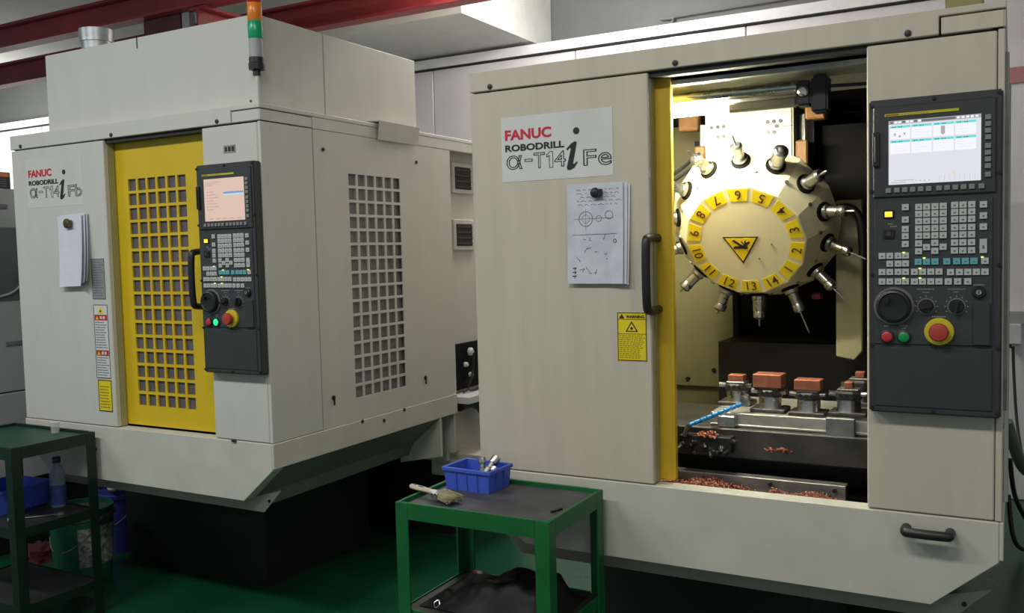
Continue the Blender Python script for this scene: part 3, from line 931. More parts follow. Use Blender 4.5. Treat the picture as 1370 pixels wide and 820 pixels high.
def interior(p):
    # liner
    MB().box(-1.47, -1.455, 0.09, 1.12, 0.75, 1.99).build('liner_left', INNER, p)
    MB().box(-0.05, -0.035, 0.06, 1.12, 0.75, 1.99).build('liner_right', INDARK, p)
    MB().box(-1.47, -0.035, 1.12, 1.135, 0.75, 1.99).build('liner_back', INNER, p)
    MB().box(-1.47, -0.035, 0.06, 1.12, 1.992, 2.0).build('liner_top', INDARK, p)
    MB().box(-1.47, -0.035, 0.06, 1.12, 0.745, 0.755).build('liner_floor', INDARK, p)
    ac = MB().box(-1.30, -1.02, 1.095, 1.119, 0.93, 1.60).build('access_panel', INNER, p, bevel=0.003)
    for u, z in ((-1.04, 1.0), (-1.15, 0.96), (-1.04, 1.45)):
        MB().cyl((u, 1.095, z), (u, 1.088, z), 0.009, n=10).build('panel_screw', BLK, ac)
    MB().box(-0.99, -0.93, 0.98, 1.118, 0.80, 1.98).build('way_cover_edge', INNER, p)
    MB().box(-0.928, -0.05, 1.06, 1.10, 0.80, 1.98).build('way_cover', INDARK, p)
    MB().box(-0.93, -0.40, 0.78, 1.05, 0.88, 1.15).build('saddle', BASE, p)
    MB().prism_xz([(-0.487, 1.13), (-0.43, 1.12), (-0.405, 1.15), (-0.405, 1.64), (-0.487, 1.64)], 0.60, 0.68).build('hanging_cover', INNER, p, bevel=0.004)
    # spindle head
    hd = MB().box(-0.923, -0.624, 0.62, 1.0, 1.60, 1.972)
    hd.build('spindle_head', mat('head_cream', (0.74, 0.71, 0.56), 0.45), p, bevel=0.006, seg=2)
    MB().box(-0.922, -0.625, 0.6185, 0.621, 1.8945, 1.897).build('head_seam', INKG, p)
    hs = MB().cyl((0, 0, 0), (0, -0.004, 0), 0.0065, n=10).mesh('head_screw', BLK)
    for u, z in ((-0.895, 1.885), (-0.873, 1.886), (-0.852, 1.886), (-0.873, 1.853), (-0.852, 1.853), (-0.703, 1.888), (-0.682, 1.888), (-0.660, 1.888), (-0.672, 1.872), (-0.703, 1.853), (-0.682, 1.853)):
        link('head_screw', hs, p, (u - 0.004, 0.62, z + 0.026))
    # brackets and worn pads either side of the head
    MB().box(-0.962, -0.926, 0.685, 0.74, 1.78, 1.935).box(-0.985, -0.962, 0.69, 0.74, 1.76, 1.88, 1).build('head_bracket', [DSTEEL, INDARK], p, bevel=0.003)
    MB().box(-0.620, -0.595, 0.685, 0.74, 1.80, 1.94).box(-0.595, -0.57, 0.69, 0.74, 1.80, 1.94, 1).build('head_bracket', [DSTEEL, INDARK], p, bevel=0.003)
    for a in ((-1.046, -0.972, 0.70, 0.74, 1.918, 1.982), (-0.969, -0.930, 0.64, 0.68, 1.810, 1.855), (-0.620, -0.580, 0.63, 0.68, 1.765, 1.847), (-0.562, -0.501, 0.50, 0.56, 1.896, 1.944)):
        MB().box(*a).build('copper_pad', BROWN, p, bevel=0.005)
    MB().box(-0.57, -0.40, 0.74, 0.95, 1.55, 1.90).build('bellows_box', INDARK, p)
    cb = MB()
    for pts in (((-1.10, 0.6, 1.72), (-1.02, 0.65, 1.78), (-0.97, 0.68, 1.83)), ((-1.12, 0.6, 1.69), (-1.03, 0.65, 1.75), (-0.96, 0.68, 1.80))):
        cb.tube(smooth_path(pts, 5), 0.006, 8)
    cb.build('air_line', BLK, p, smooth=40)
    MB().tube(smooth_path([(-0.52, 0.62, 1.60), (-0.45, 0.58, 1.615), (-0.41, 0.57, 1.58), (-0.40, 0.57, 1.50), (-0.40, 0.57, 1.46)], 6), 0.014, 10).build('black_hose', BLK, p, smooth=40)
    MB().box(-0.575, -0.545, 0.66, 0.70, 1.315, 1.335).build('red_clip', mat('faded_red', (0.35, 0.03, 0.06), 0.5), p, bevel=0.003)
    # header with rod, clamp and work lamp
    MB().prism_yz([(0.072, 1.985), (0.20, 1.985), (0.26, 1.945), (0.245, 1.935), (0.19, 1.968), (0.072, 1.972)], -1.45, -0.05).build('door_header', mat('header_steel', (0.40, 0.42, 0.38), 0.4, metal=0.3, var=0.25, scale=8), p)
    MB().cyl((-1.45, 0.15, 1.945), (-0.505, 0.15, 1.942), 0.013, n=16).build('header_rod', STEEL, p, smooth=40)
    MB().cyl((-0.43, 0.15, 1.935), (-0.10, 0.15, 1.92), 0.005, n=10).build('lamp_cable', BLK, p, smooth=40)
    cl = MB().box(-0.475, -0.430, 0.13, 0.19, 1.865, 1.965).box(-0.515, -0.475, 0.13, 0.18, 1.885, 1.955).build('rod_clamp', BLK, p, bevel=0.006, seg=2)
    MB().lathe([(0.015, 0), (0.015, 0.006), (0.009, 0.012)], axis=(0, -1, 0), n=16).build('clamp_screw', STEEL, cl, smooth=35, loc=(-0.495, 0.13, 1.925))
    lt = MB().cyl((-1.08, 0.185, 1.908), (-0.721, 0.185, 1.908), 0.0135, n=20, mi=0)
    lt.build('work_lamp', mat('lamp_tube', (0.8, 0.8, 0.7), 0.3, emit=(1.0, 0.96, 0.76), estr=380), p, smooth=40)['label'] = 'glowing tube lamp under the header'
    MB().prism_yz([(0.150, 1.930), (0.225, 1.930), (0.225, 1.910), (0.221, 1.910), (0.221, 1.926), (0.154, 1.926)], -1.44, -0.515).build('lamp_reflector', GALV, p)
    MB().box(-0.721, -0.52, 0.17, 0.20, 1.892, 1.920).build('lamp_end', mat('lamp_end_grey', (0.42, 0.41, 0.34), 0.4), p, bevel=0.006)
    # ---- turret cover
    r1, r2, h = 0.196, 0.278, 0.13
    tc = MB()
    rings = [(r1 - 0.004, 0.0), (r1, -0.003), (r1 + 0.003, -0.009), (r2, -h), (r2 - 0.012, -h - 0.03), (0.20, -0.17)]
    vs, fs = [], []
    for r, dd in rings:
        for k in range(14):
            th = PI + (k + 0.5) * 2 * PI / 14
            vs.append(TC + (TE1 * math.sin(th) + TE2 * math.cos(th)) * r + TN * dd)
    for j in range(len(rings) - 1):
        for k in range(14):
            fs.append((j * 14 + k, j * 14 + (k + 1) % 14, (j + 1) * 14 + (k + 1) % 14, (j + 1) * 14 + k))
    fs.append(tuple(range(14)))
    fs.append(tuple(range(len(rings) * 14 - 1, (len(rings) - 1) * 14 - 1, -1)))
    tc.add(vs, fs)
    cover = tc.build('turret_cover', TURRET, p)
    cover['label'] = 'fourteen-sided cream turret dome'
    for (u, v) in ((0.085, -0.012), (0.04, -0.062)):
        q = TC + TE1 * u + TE2 * v
        MB().cyl(q, q + TN * 0.002, 0.003, n=8).build('cover_screw', DSTEEL, cover)
    fs_ = MB().cyl((0, 0, 0), (0, 0, 0.004), 0.0065, n=10).mesh('facet_screw', DSTEEL)
    fn = lambda e: (TN * math.cos(R(58.7)) + e * math.sin(R(58.7))).normalized()
    for k in range(14):
        th = PI + (k + 0.5) * 2 * PI / 14
        e = TE1 * math.sin(th) + TE2 * math.cos(th)
        q = TC + e * 0.226 - TN * 0.0475
        o = link('facet_screw', fs_, cover, q)
        o.rotation_euler = fn(e).to_track_quat('Z', 'Y').to_euler()
    # number plates and numerals
    for n in range(1, 15):
        e, th = tdir(n)
        # tangent to the right of the numeral (reading with its foot outward)
        up = -e
        right = up.cross(TN)
        hw = R(180 / 14) * 0.80
        ra, rb = 0.145, 0.187
        pts = []
        for r, s in ((rb, -1), (rb, 1), (ra, 1), (ra, -1)):
            pts.append(TC + e * (r * math.cos(hw)) + right * (s * r * math.sin(hw)))
        mb = MB().add([q + TN * 0.0010 for q in pts] + [q + TN * 0.0001 for q in pts], [(0, 1, 2, 3), (7, 6, 5, 4), (0, 4, 5, 1), (1, 5, 6, 2), (2, 6, 7, 3), (3, 7, 4, 0)])
        o = mb.build('number_plate', LABY, p)
        o['label'] = 'yellow plate numbered %d' % n
        c = TC + e * 0.1655 + TN * 0.0014
        B = Matrix((right, up, TN)).transposed().to_4x4()
        B.translation = c
        text('numeral', str(n), mat('numeral_brown', (0.07, 0.02, 0.012), 0.5), o, None, 0.043, basis=B, align='CENTER', depth=0.0003, bold=0.0001)
    # warning triangle
    def fp(a, b, lift=0.0):
        return TC + TE1 * a + TE2 * b + TN * lift

    def ray_tri(pts, lift, mi, mb):
        mb.add([fp(a, b, lift) for a, b in pts] + [fp(a, b, lift - 0.0006) for a, b in pts],
               [tuple(range(len(pts))), tuple(range(2 * len(pts) - 1, len(pts) - 1, -1))] + [(i, len(pts) + i, len(pts) + (i + 1) % len(pts), (i + 1) % len(pts)) for i in range(len(pts))], mi)
    tw = MB()
    T0 = Vector((-0.012, -0.018))
    big = [(-0.058, 0.036), (0.058, 0.036), (0.0, -0.062)]
    sm = [(-0.050, 0.0315), (0.050, 0.0315), (0.0, -0.053)]
    rot = lambda P: [(T0.x + a * math.cos(0.02) + b * math.sin(0.02), T0.y + b * math.cos(0.02) - a * math.sin(0.02)) for a, b in P]
    ray_tri(rot(big), 0.0010, 0, tw)
    ray_tri(rot(sm), 0.0016, 1, tw)
    for P in ([(-0.028, 0.022), (-0.022, 0.026), (0.004, 0.006), (0.000, -0.001)],
              [(-0.026, -0.008), (-0.024, 0.002), (0.010, 0.003), (0.014, -0.006)],
              [(0.000, 0.000), (0.010, 0.012), (0.026, 0.020), (0.030, 0.016), (0.018, 0.004), (0.022, -0.006), (0.010, -0.008)],
              [(0.004, 0.010), (0.000, 0.020), (0.003, 0.021), (0.009, 0.012)],
              [(0.010, 0.012), (0.012, 0.022), (0.016, 0.022), (0.015, 0.011)]):
        ray_tri(rot(P), 0.0022, 0, tw)
    tw.build('warning_triangle', [INK, mat('triangle_yellow', (0.82, 0.58, 0.01), 0.5)], p)['label'] = 'yellow triangle with a crushed-hand pictogram'
    # dark pockets
    for n in range(1, 15):
        e, th = tdir(n)
        d = TN * math.cos(BE) + e * math.sin(BE)
        c = TC + e * 0.243 - TN * 0.085
        MB().cyl(c - d * 0.02, c + d * 0.004, 0.031, n=18).build('tool_pocket', [INDARK, INDARK], p, smooth=35)
    # ---- machine table and pan
    tb = MB().box(-1.15, -0.12, 0.20, 0.60, 0.858, 0.948).build('work_table', OILY, p, bevel=0.004)
    MB().box(-1.05, -0.20, 0.30, 0.95, 0.78, 0.857).build('table_saddle', BASE, p)
    PL = mat('ground_plate', (0.36, 0.355, 0.31), 0.4, metal=0.25, var=0.2, scale=10)
    MB().box(-0.80, -0.21, 0.235, 0.56, 0.949, 0.990).box(-0.80, -0.21, 0.228, 0.235, 0.949, 0.957).build('sub_plate', PL, p, bevel=0.002)
    MB().box(-0.395, -0.24, 0.245, 0.55, 0.9905, 0.998).build('sub_plate_shim', DSTEEL, p)
    MB().box(-0.77, -0.715, 0.205, 0.238, 0.949, 0.985).build('stop_block', STEEL, p, bevel=0.003)
    MB().box(-0.452, -0.372, 0.205, 0.2275, 0.935, 1.0).build('stop_block', DSTEEL, p, bevel=0.003)
    pr = MB().box(-0.93, -0.39, 0.16, 0.20, 0.765, 0.815).box(-0.93, -0.39, 0.135, 0.16, 0.765, 0.772).build('pan_rail', DSTEEL, p, bevel=0.002)
    for u in (-0.80, -0.60, -0.42):
        MB().cyl((u, 0.16, 0.80), (u, 0.152, 0.80), 0.006, n=8).build('rail_screw', BLK, pr)
    # coolant block at the front left of the table and its blue jointed hose
    mb = MB().box(-0.875, -0.715, 0.155, 0.199, 0.880, 0.928)
    rnd = random.Random(4)
    for k in range(16):
        x = -0.885 + k * 0.0115
        z = 0.895 + rnd.uniform(-0.02, 0.035)
        mb.cyl((x, 0.165, z), (x + rnd.uniform(-0.02, 0.02), 0.125 + rnd.uniform(0, 0.02), z + rnd.uniform(-0.02, 0.015)), rnd.uniform(0.007, 0.012), 0.006, n=8, mi=1 if k % 5 == 2 else 0)
    stuff(mb.build('coolant_block', [BASE, DSTEEL], p, bevel=0.002))
    MB().lathe([(0.010, 0), (0.014, 0.004), (0.014, 0.028), (0.009, 0.034)], axis=(0.1, -0.3, 1), n=14).build('spray_nozzle', STEEL, p, smooth=40, loc=(-0.697, 0.262, 1.012))
    hs = MB()
    A, B = Vector((-0.845, 0.16, 0.958)), Vector((-0.705, 0.25, 1.018))
    N = 9
    for k in range(N):
        a = A.lerp(B, k / N)
        b = A.lerp(B, (k + 0.86) / N)
        hs.cyl(a, b, 0.0075, 0.0062, n=10)
    hs.build('coolant_hose', mat('hose_blue', (0.01, 0.25, 0.60), 0.35), p, smooth=40)
    MB().cyl(A, A + Vector((-0.012, -0.005, -0.035)), 0.009, n=10).build('hose_fitting', OILY, p, smooth=40)


machine(-0.018, 'R')
machine(-2.417, 'L')


# ------------------------------------------------------------------ tool holders in the turret
def tool(n, shank, nut_r, nut_l, cut_r, cut_l, where):
    shank, nut_r = shank * 1.25, nut_r * 1.2
    e, th = tdir(n)
    d = TN * math.cos(BE) + e * math.sin(BE)
    c = TC + Vector((-0.018, 0, 0)) + e * 0.243 - TN * 0.085 + d * 0.008
    t = thing('tool_holder', 'steel tool holder beside turret number %d, %s' % (n, where), 'tool', c, group='tool holders in the turret')
    MB().lathe([(0.024, 0), (0.024, 0.010), (0.021, 0.013), (shank, 0.015), (shank, 0.050)], axis=d, n=18).build('holder_body', STEEL, t, smooth=35)
    MB().lathe([(nut_r * 0.92, 0.050), (nut_r, 0.053), (nut_r, 0.050 + nut_l), (nut_r * 0.7, 0.056 + nut_l)], axis=d, n=14).build('collet_nut', STEEL, t, smooth=35)
    z = 0.056 + nut_l
    MB().lathe([(cut_r, z), (cut_r, z + cut_l * 0.8), (cut_r * 0.5, z + cut_l)], axis=d, n=10).build('cutter', STEEL, t, smooth=35)


WH = {1: 'lower right with a long thin drill', 2: 'right side with a long bright drill', 3: 'far right by the black hose', 4: 'upper right with a stubby cutter',
      5: 'thick one near the top right', 6: 'at the very top with a slender bit', 7: 'upper left of the dome', 8: 'left, partly behind the yellow door',
      9: 'far left and mostly hidden by the yellow door', 10: 'left edge below the middle', 11: 'lower left with a short tip', 12: 'lower left near the bottom',
      13: 'straight down at the bottom', 14: 'bottom right with the longest thin drill'}
SPEC = {1: (0.014, 0.016, 0.022, 0.003, 0.055), 2: (0.012, 0.014, 0.022, 0.0035, 0.055), 3: (0.014, 0.015, 0.02, 0.0035, 0.03), 4: (0.015, 0.017, 0.014, 0.004, 0.03),
        5: (0.017, 0.020, 0.018, 0.010, 0.012), 6: (0.013, 0.016, 0.012, 0.003, 0.045), 7: (0.014, 0.018, 0.014, 0.0035, 0.035), 8: (0.014, 0.016, 0.02, 0.004, 0.03),
        9: (0.014, 0.016, 0.02, 0.004, 0.03), 10: (0.014, 0.016, 0.02, 0.004, 0.02), 11: (0.015, 0.017, 0.022, 0.003, 0.015), 12: (0.014, 0.019, 0.020, 0.004, 0.012),
        13: (0.017, 0.017, 0.022, 0.003, 0.025), 14: (0.014, 0.016, 0.024, 0.0032, 0.075)}
for n in range(1, 15):
    tool(n, *SPEC[n], WH[n])


# ------------------------------------------------------------------ clamping posts and copper blanks on the machine table
def post(x, y, z, label, jaw=True, h=0.085):
    t = thing('clamping_post', label, 'fixture', (x, y, z), group='clamping posts on the machine table')
    MB().box(-0.052, 0.052, -0.045, 0.045, 0, 0.012).build('base_flange', OILY, t, bevel=0.002)
    MB().lathe([(0.036, 0.012), (0.034, 0.018), (0.034, 0.045), (0.037, 0.047)], n=24).build('column', STEEL, t, smooth=35)
    MB().lathe([(0.037, 0.047), (0.041, 0.052), (0.041, h - 0.012), (0.036, h - 0.006)], n=8, ang0=R(22.5)).build('clamp_head', OILY, t)
    hl = MB()
    for k in (-0.016, 0.0, 0.016):
        hl.cyl((k, -0.037, 0.060), (k, -0.0395, 0.060), 0.006, n=8)
    hl.build('screw_hole', BLK, t)
    for s in (-1, 1):
        MB().cyl((s * 0.036, -0.012, 0.062), (s * 0.054, -0.018, 0.064), 0.008, n=10).build('clamp_screw', STEEL, t, smooth=40)
    MB().box(-0.030, 0.030, -0.026, 0.026, h - 0.006, h).build('jaw', DSTEEL, t, bevel=0.002)
    return t


def blank(x, y, z, w, d, h, label):
    o = MB().box(-w / 2, w / 2, -d / 2, d / 2, 0, h).build('copper_blank', [COPPER], None, bevel=0.0015, loc=(x, y, z))
    tag(o, label, 'block', 'copper blanks on the clamping posts')


ZT = 0.9905
post(-0.778, 0.40, ZT, 'left-most clamping post on the machine table, behind the blue hose', h=0.075)
post(-0.652, 0.31, ZT, 'second clamping post from the left, under the widest copper block', h=0.075)
post(-0.533, 0.29, ZT, 'third clamping post from the left, middle of the steel plate', h=0.075)
post(-0.417, 0.28, 0.999, 'clamping post at the right with small copper piece, in front of another', h=0.078)
post(-0.412, 0.47, 0.999, 'clamping post at the far right behind the nearer right one', h=0.084)
blank(-0.778, 0.40, ZT + 0.076, 0.050, 0.040, 0.020, 'small copper block on the left-most clamping post')
blank(-0.654, 0.31, ZT + 0.076, 0.086, 0.070, 0.040, 'largest copper block, on the second clamping post')
blank(-0.533, 0.29, ZT + 0.076, 0.076, 0.055, 0.031, 'copper block on the middle clamping post')
blank(-0.417, 0.28, 0.999 + 0.079, 0.024, 0.03, 0.018, 'tiny copper piece on the nearer right clamping post')
blank(-0.412, 0.47, 0.999 + 0.085, 0.026, 0.03, 0.018, 'tiny reddish copper piece on the far right clamping post')


# ------------------------------------------------------------------ copper chips
def chips(name, label, fn, n, size, kind):
    mb = MB()
    for _ in range(n):
        x, y, z = fn()
        Mx = Matrix.Translation((x, y, z)) @ Matrix.Rotation(random.uniform(0, 6.28), 4, 'Z') @ Matrix.Rotation(random.uniform(-0.9, 0.9), 4, 'X') @ Matrix.Rotation(random.uniform(-0.9, 0.9), 4, 'Y')
        s = size * random.uniform(0.5, 1.4)
        st = len(mb.v)
        mb.add([(-s, -s * 0.35, 0), (0, -s * 0.4, s * 0.35), (s, -s * 0.3, 0), (s, s * 0.3, 0), (0, s * 0.35, s * 0.35), (-s, s * 0.35, 0)], [(0, 1, 4, 5), (1, 2, 3, 4)])
        mb.xf(Mx, st)
    me = bpy.data.meshes.new(name)
    me.from_pydata(mb.v, [], mb.f)
    me.materials.append(mat('chip_copper', (0.38, 0.14, 0.08), 0.5, metal=0.2, col2=(0.25, 0.085, 0.05), scale=60))
    o = link(name, me)
    tag(o, label, 'chips')
    return stuff(o)


def heap(x0, x1, y0, y1, zb, hmax):
    def f():
        a = random.random()
        x = x0 + (x1 - x0) * a
        y = random.uniform(y0, y1)
        e = min(1, 7 * min(a, 1 - a) + 0.25) * (0.75 + 0.25 * math.sin(a * 11 + 1))
        return x, y, zb + random.random() * hmax * e
    return f


chips('copper_chips', 'loose copper chips heaped in the pan at the left of the doorway', heap(-1.02, -0.655, 0.062, 0.150, 0.772, 0.038), 6000, 0.0036, 0)
chips('copper_chips', 'loose copper chips heaped in the pan at the right of the doorway', heap(-0.625, -0.400, 0.062, 0.130, 0.772, 0.030), 4500, 0.0036, 0)
chips('copper_chips', 'few copper chips stuck to the front edge of the machine table', heap(-0.64, -0.56, 0.194, 0.20, 0.89, 0.012), 60, 0.005, 0)
chips('copper_chips', 'copper chips caught on the black coolant block under the blue hose', heap(-0.835, -0.775, 0.135, 0.18, 0.930, 0.014), 200, 0.005, 0)


# ------------------------------------------------------------------ papers and magnets
def sheet(x, z, w, h, y, label, cat='paper', curl=0.02, m=None, tilt=0.0, drawing=False, group=None, name='paper_sheet'):
    nx, nz = 8, 12
    mb = MB()
    vs = []
    for j in range(nz + 1):
        for i in range(nx + 1):
            a, b = i / nx, j / nz
            yy = y - curl * (max(0, a - 0.75) * 4) ** 2 * (0.3 + 0.7 * (1 - b)) - curl * 0.6 * (1 - b) ** 3
            vs.append(((a - 0.5) * w, yy, (b - 1) * h))
    fs = [(j * (nx + 1) + i, j * (nx + 1) + i + 1, (j + 1) * (nx + 1) + i + 1, (j + 1) * (nx + 1) + i) for j in range(nz) for i in range(nx)]
    mb.add(vs, fs)
    if drawing:
        drawing(mb, w, h, lambda xx, zz: y - curl * (max(0, (xx / w + 0.5) - 0.75) * 4) ** 2 * (0.3 + 0.7 * (1 + zz / h)) * 0 - curl * (max(0, (xx / w + 0.5) - 0.75) * 4) ** 2 * (0.3 + 0.7 * (-zz / h)) - curl * 0.6 * (-zz / h) ** 3)
    o = mb.build(name, [m or PAPER, INKG, INK], None, loc=(x, 0, z))
    o.rotation_euler = (0, tilt, 0)
    sm = o.modifiers.new('thickness', 'SOLIDIFY')
    sm.thickness = 0.0004
    tag(o, label, cat, group)
    return o


def pencil(mb, w, h, fy):
    rnd = random.Random(3)

    def stroke(pts, t=0.0009, mi=1):
        for (a, b), (c, d) in zip(pts[:-1], pts[1:]):
            L = math.hypot(c - a, d - b) or 1
            nx, nz = -(d - b) / L * t, (c - a) / L * t
            P = [(a + nx, b + nz), (c + nx, d + nz), (c - nx, d - nz), (a - nx, b - nz)]
            mb.add([(p, fy(p, q) - 0.0007, q) for p, q in P], [(0, 1, 2, 3)], mi)
    circ = lambda cx, cz, r: [(cx + r * math.cos(t * PI / 10), cz + r * math.sin(t * PI / 10)) for t in range(21)]
    for k in range(5):
        z = -0.02 - 0.011 * k
        x = -w * 0.35 + rnd.random() * 0.02
        while x < w * 0.38:
            l = rnd.uniform(0.006, 0.02)
            stroke([(x, z), (x + l * 0.5, z + 0.003), (x + l, z - 0.001)], 0.0006)
            x += l + 0.006
    stroke(circ(-0.03, -0.105, 0.022))
    stroke(circ(-0.03, -0.105, 0.012), 0.0006)
    stroke(circ(0.045, -0.095, 0.012))
    stroke(circ(0.012, -0.105, 0.009), 0.0006)
    stroke([(-0.07, -0.105), (0.06, -0.103)], 0.0005)
    stroke([(-0.03, -0.075), (-0.03, -0.14)], 0.0005)
    stroke([(-0.075, -0.152), (0.07, -0.150)], 0.0005)
    for k in range(14):
        x, z = rnd.uniform(-0.075, 0.04), rnd.uniform(-0.27, -0.16)
        stroke([(x, z), (x + rnd.uniform(-.008, .01), z + rnd.uniform(-.01, .01)), (x + rnd.uniform(-.01, .012), z + rnd.uniform(-.01, .01))], 0.0008)
    stroke(circ(0.063, -0.172, 0.005), 0.001, 2)
    stroke([(0.059, -0.168), (0.060, -0.156)], 0.001, 2)
    for k in range(3):
        stroke([(-0.075, -0.252 - k * 0.012), (-0.062, -0.250 - k * 0.012), (-0.068, -0.257 - k * 0.012)], 0.0012, 2)


def magnet(x, y, z, label, m, k=1.0):
    o = MB().lathe([(0.014, 0), (0.0155, 0.004), (0.0155, 0.010), (0.011, 0.014), (0.004, 0.0155)], axis=(0, -1, 0), n=9).box(-0.004, 0.022, -0.012, -0.002, -0.012, 0.010).build('magnet', m, None, bevel=0.001, loc=(x, y, z))
    o.scale = (k, 1, k)
    tag(o, label, 'magnet')


sheet(-1.066, 1.690, 0.178, 0.292, -0.0015, 'bottom-most drawing sheet on the open machine, its right margin showing furthest', curl=0.008, tilt=R(1.2), m=PAPER, group='drawing sheets on the open machine')
sheet(-1.075, 1.695, 0.180, 0.296, -0.0055, 'middle drawing sheet of the stack on the open machine, a strip showing at right', curl=0.008, tilt=R(0.6), m=PAPER, group='drawing sheets on the open machine')
sheet(-1.087, 1.697, 0.182, 0.298, -0.0095, 'top drawing sheet with pencil sketches under the black magnet, open machine', curl=0.008, tilt=R(0.3), m=PAPER2, drawing=pencil, group='drawing sheets on the open machine')
magnet(-1.082, -0.0125, 1.668, 'black magnet holding the drawings on the open machine', BLK)
sheet(-3.492, 1.704, 0.172, 0.285, -0.002, 'rearmost white sheet under the brass magnet on the left machine, furthest right', curl=0.020, tilt=R(-2.8), group='sheets on the left machine')
sheet(-3.501, 1.707, 0.172, 0.295, -0.007, 'middle white sheet under the brass magnet on the left machine', curl=0.020, tilt=R(-2.2), group='sheets on the left machine')
sheet(-3.514, 1.703, 0.170, 0.303, -0.012, 'front blank sheet under the brass magnet on the left machine', curl=0.020, tilt=R(-1.4), group='sheets on the left machine')
magnet(-3.523, -0.0155, 1.668, 'dark brass magnet holding the white sheets on the left machine', mat('old_brass', (0.10, 0.085, 0.03), 0.4, metal=0.6), 1.35)


# ------------------------------------------------------------------ green work tables
def table(x0, x1, y0, y1, label, m, top_m, shelves):
    cx, cy = (x0 + x1) / 2, (y0 + y1) / 2
    t = thing('work_table', label, 'table', (cx, cy, 0))
    hx, hy, zt, w = (x1 - x0) / 2, (y1 - y0) / 2, 0.785, 0.042
    for sx in (-1, 1):
        for sy in (-1, 1):
            g = MB()
            ax, ay = sx * hx, sy * hy
            g.prism_xy([(ax, ay), (ax - sx * w, ay), (ax - sx * w, ay - sy * 0.005), (ax - sx * 0.005, ay - sy * 0.005), (ax - sx * 0.005, ay - sy * w), (ax, ay - sy * w)], 0, zt - 0.001)
            g.build('leg', m, t)
    e = 0.0012
    for sy in (-1, 1):
        MB().box(-hx + 0.006, hx - 0.006, sy * (hy - 0.0055) - 0.0, sy * (hy - 0.011), zt - 0.048, zt).box(-hx + 0.043, hx - 0.043, sy * hy, sy * (hy - 0.005), zt - 0.048, zt).build('top_rail', m, t)
    for sx in (-1, 1):
        MB().box(sx * (hx - 0.0055), sx * (hx - 0.011), -hy + 0.012, hy - 0.012, zt - 0.048, zt).box(sx * hx, sx * (hx - 0.005), -hy + 0.043, hy - 0.043, zt - 0.048, zt).build('top_rail', m, t)
    MB().box(-hx + 0.012, hx - 0.012, -hy + 0.012, hy - 0.012, zt - 0.020, zt - 0.012).build('table_top', top_m, t)
    for z in shelves:
        MB().box(-hx + 0.012, hx - 0.012, -hy + 0.012, hy - 0.012, z - 0.006, z).build('shelf', mat('greasy_shelf', (0.018, 0.019, 0.018), 0.5, var=0.3), t)
        for sy in (-1, 1):
            MB().box(-hx + 0.043, hx - 0.043, sy * (hy - 0.006), sy * (hy - 0.010), z - 0.035, z + 0.004).build('shelf_rail', m, t)
        for sx in (-1, 1):
            MB().box(sx * (hx - 0.006), sx * (hx - 0.010), -hy + 0.012, hy - 0.012, z - 0.035, z + 0.004).build('shelf_rail', m, t)
    return t


table(-1.565, -1.068, -0.400, -0.036, 'bright green angle-iron work table carrying the blue tray, before the open machine', TGREEN, MATTOP, (0.465, 0.15))
table(-3.955, -3.400, -0.400, -0.030, 'dark green angle-iron work table at the left edge, before the closed machine', TGREEN2, mat('worn_green_top', (0.012, 0.055, 0.034), 0.5, var=0.2), (0.455, 0.145))
TT = 0.7732


# blue parts tray
def tray(name, label, loc, rz, w, d, h, m, wall=0.004):
    t = thing(name, label, 'tray', loc, rz)
    b = MB()
    tp = 0.93
    o, i = [], []
    def ring(sw, sd, z):
        return [(-sw / 2, -sd / 2, z), (sw / 2, -sd / 2, z), (sw / 2, sd / 2, z), (-sw / 2, sd / 2, z)]
    vs = ring(w * tp, d * tp, 0) + ring(w, d, h) + ring(w - 2 * wall, d - 2 * wall, h) + ring(w * tp - 2 * wall, d * tp - 2 * wall, wall)
    fs = [(3, 2, 1, 0), (12, 13, 14, 15)]
    for k in range(3):
        for j in range(4):
            fs.append((k * 4 + j, k * 4 + (j + 1) % 4, k * 4 + 4 + (j + 1) % 4, k * 4 + 4 + j))
    b.add(vs, fs)
    b.build('tray_body', m, t)
    r = MB()
    g = 0.005
    for (x0, x1, y0, y1) in ((-w / 2 - g, w / 2 + g, -d / 2 - g, -d / 2 + wall), (-w / 2 - g, w / 2 + g, d / 2 - wall, d / 2 + g), (-w / 2 - g, -w / 2 + wall, -d / 2 + wall, d / 2 - wall), (w / 2 - wall, w / 2 + g, -d / 2 + wall, d / 2 - wall)):
        r.box(x0, x1, y0, y1, h - 0.010, h + 0.001)
    r.build('tray_rim', m, t, bevel=0.001)
    for sy in (-1, 1):
        for k in range(3):
            x = -w * 0.23 + k * w * 0.23
            y = sy * d / 2
            MB().prism_yz([(y * tp + sy * 0.003, 0.0), (y + sy * 0.003, h - 0.010), (y - sy * 0.001, h - 0.010), (y * tp - sy * 0.001, 0)], x - 0.0015, x + 0.0015).build('rib', m, t)
    for sx in (-1, 1):
        for k in range(2):
            y = -d * 0.17 + k * d * 0.34
            x = sx * w / 2
            MB().prism_xz([(x * tp + sx * 0.003, 0.0), (x + sx * 0.003, h - 0.010), (x - sx * 0.001, h - 0.010), (x * tp - sx * 0.001, 0)], y - 0.0015, y + 0.0015).build('rib', m, t)
    return t


tray('parts_tray', 'blue ribbed plastic tray with steel parts on the green table', (-1.452, -0.122, TT), R(-3), 0.168, 0.125, 0.068, BLUE)
TI = Vector((-1.452, -0.122, TT + 0.005))


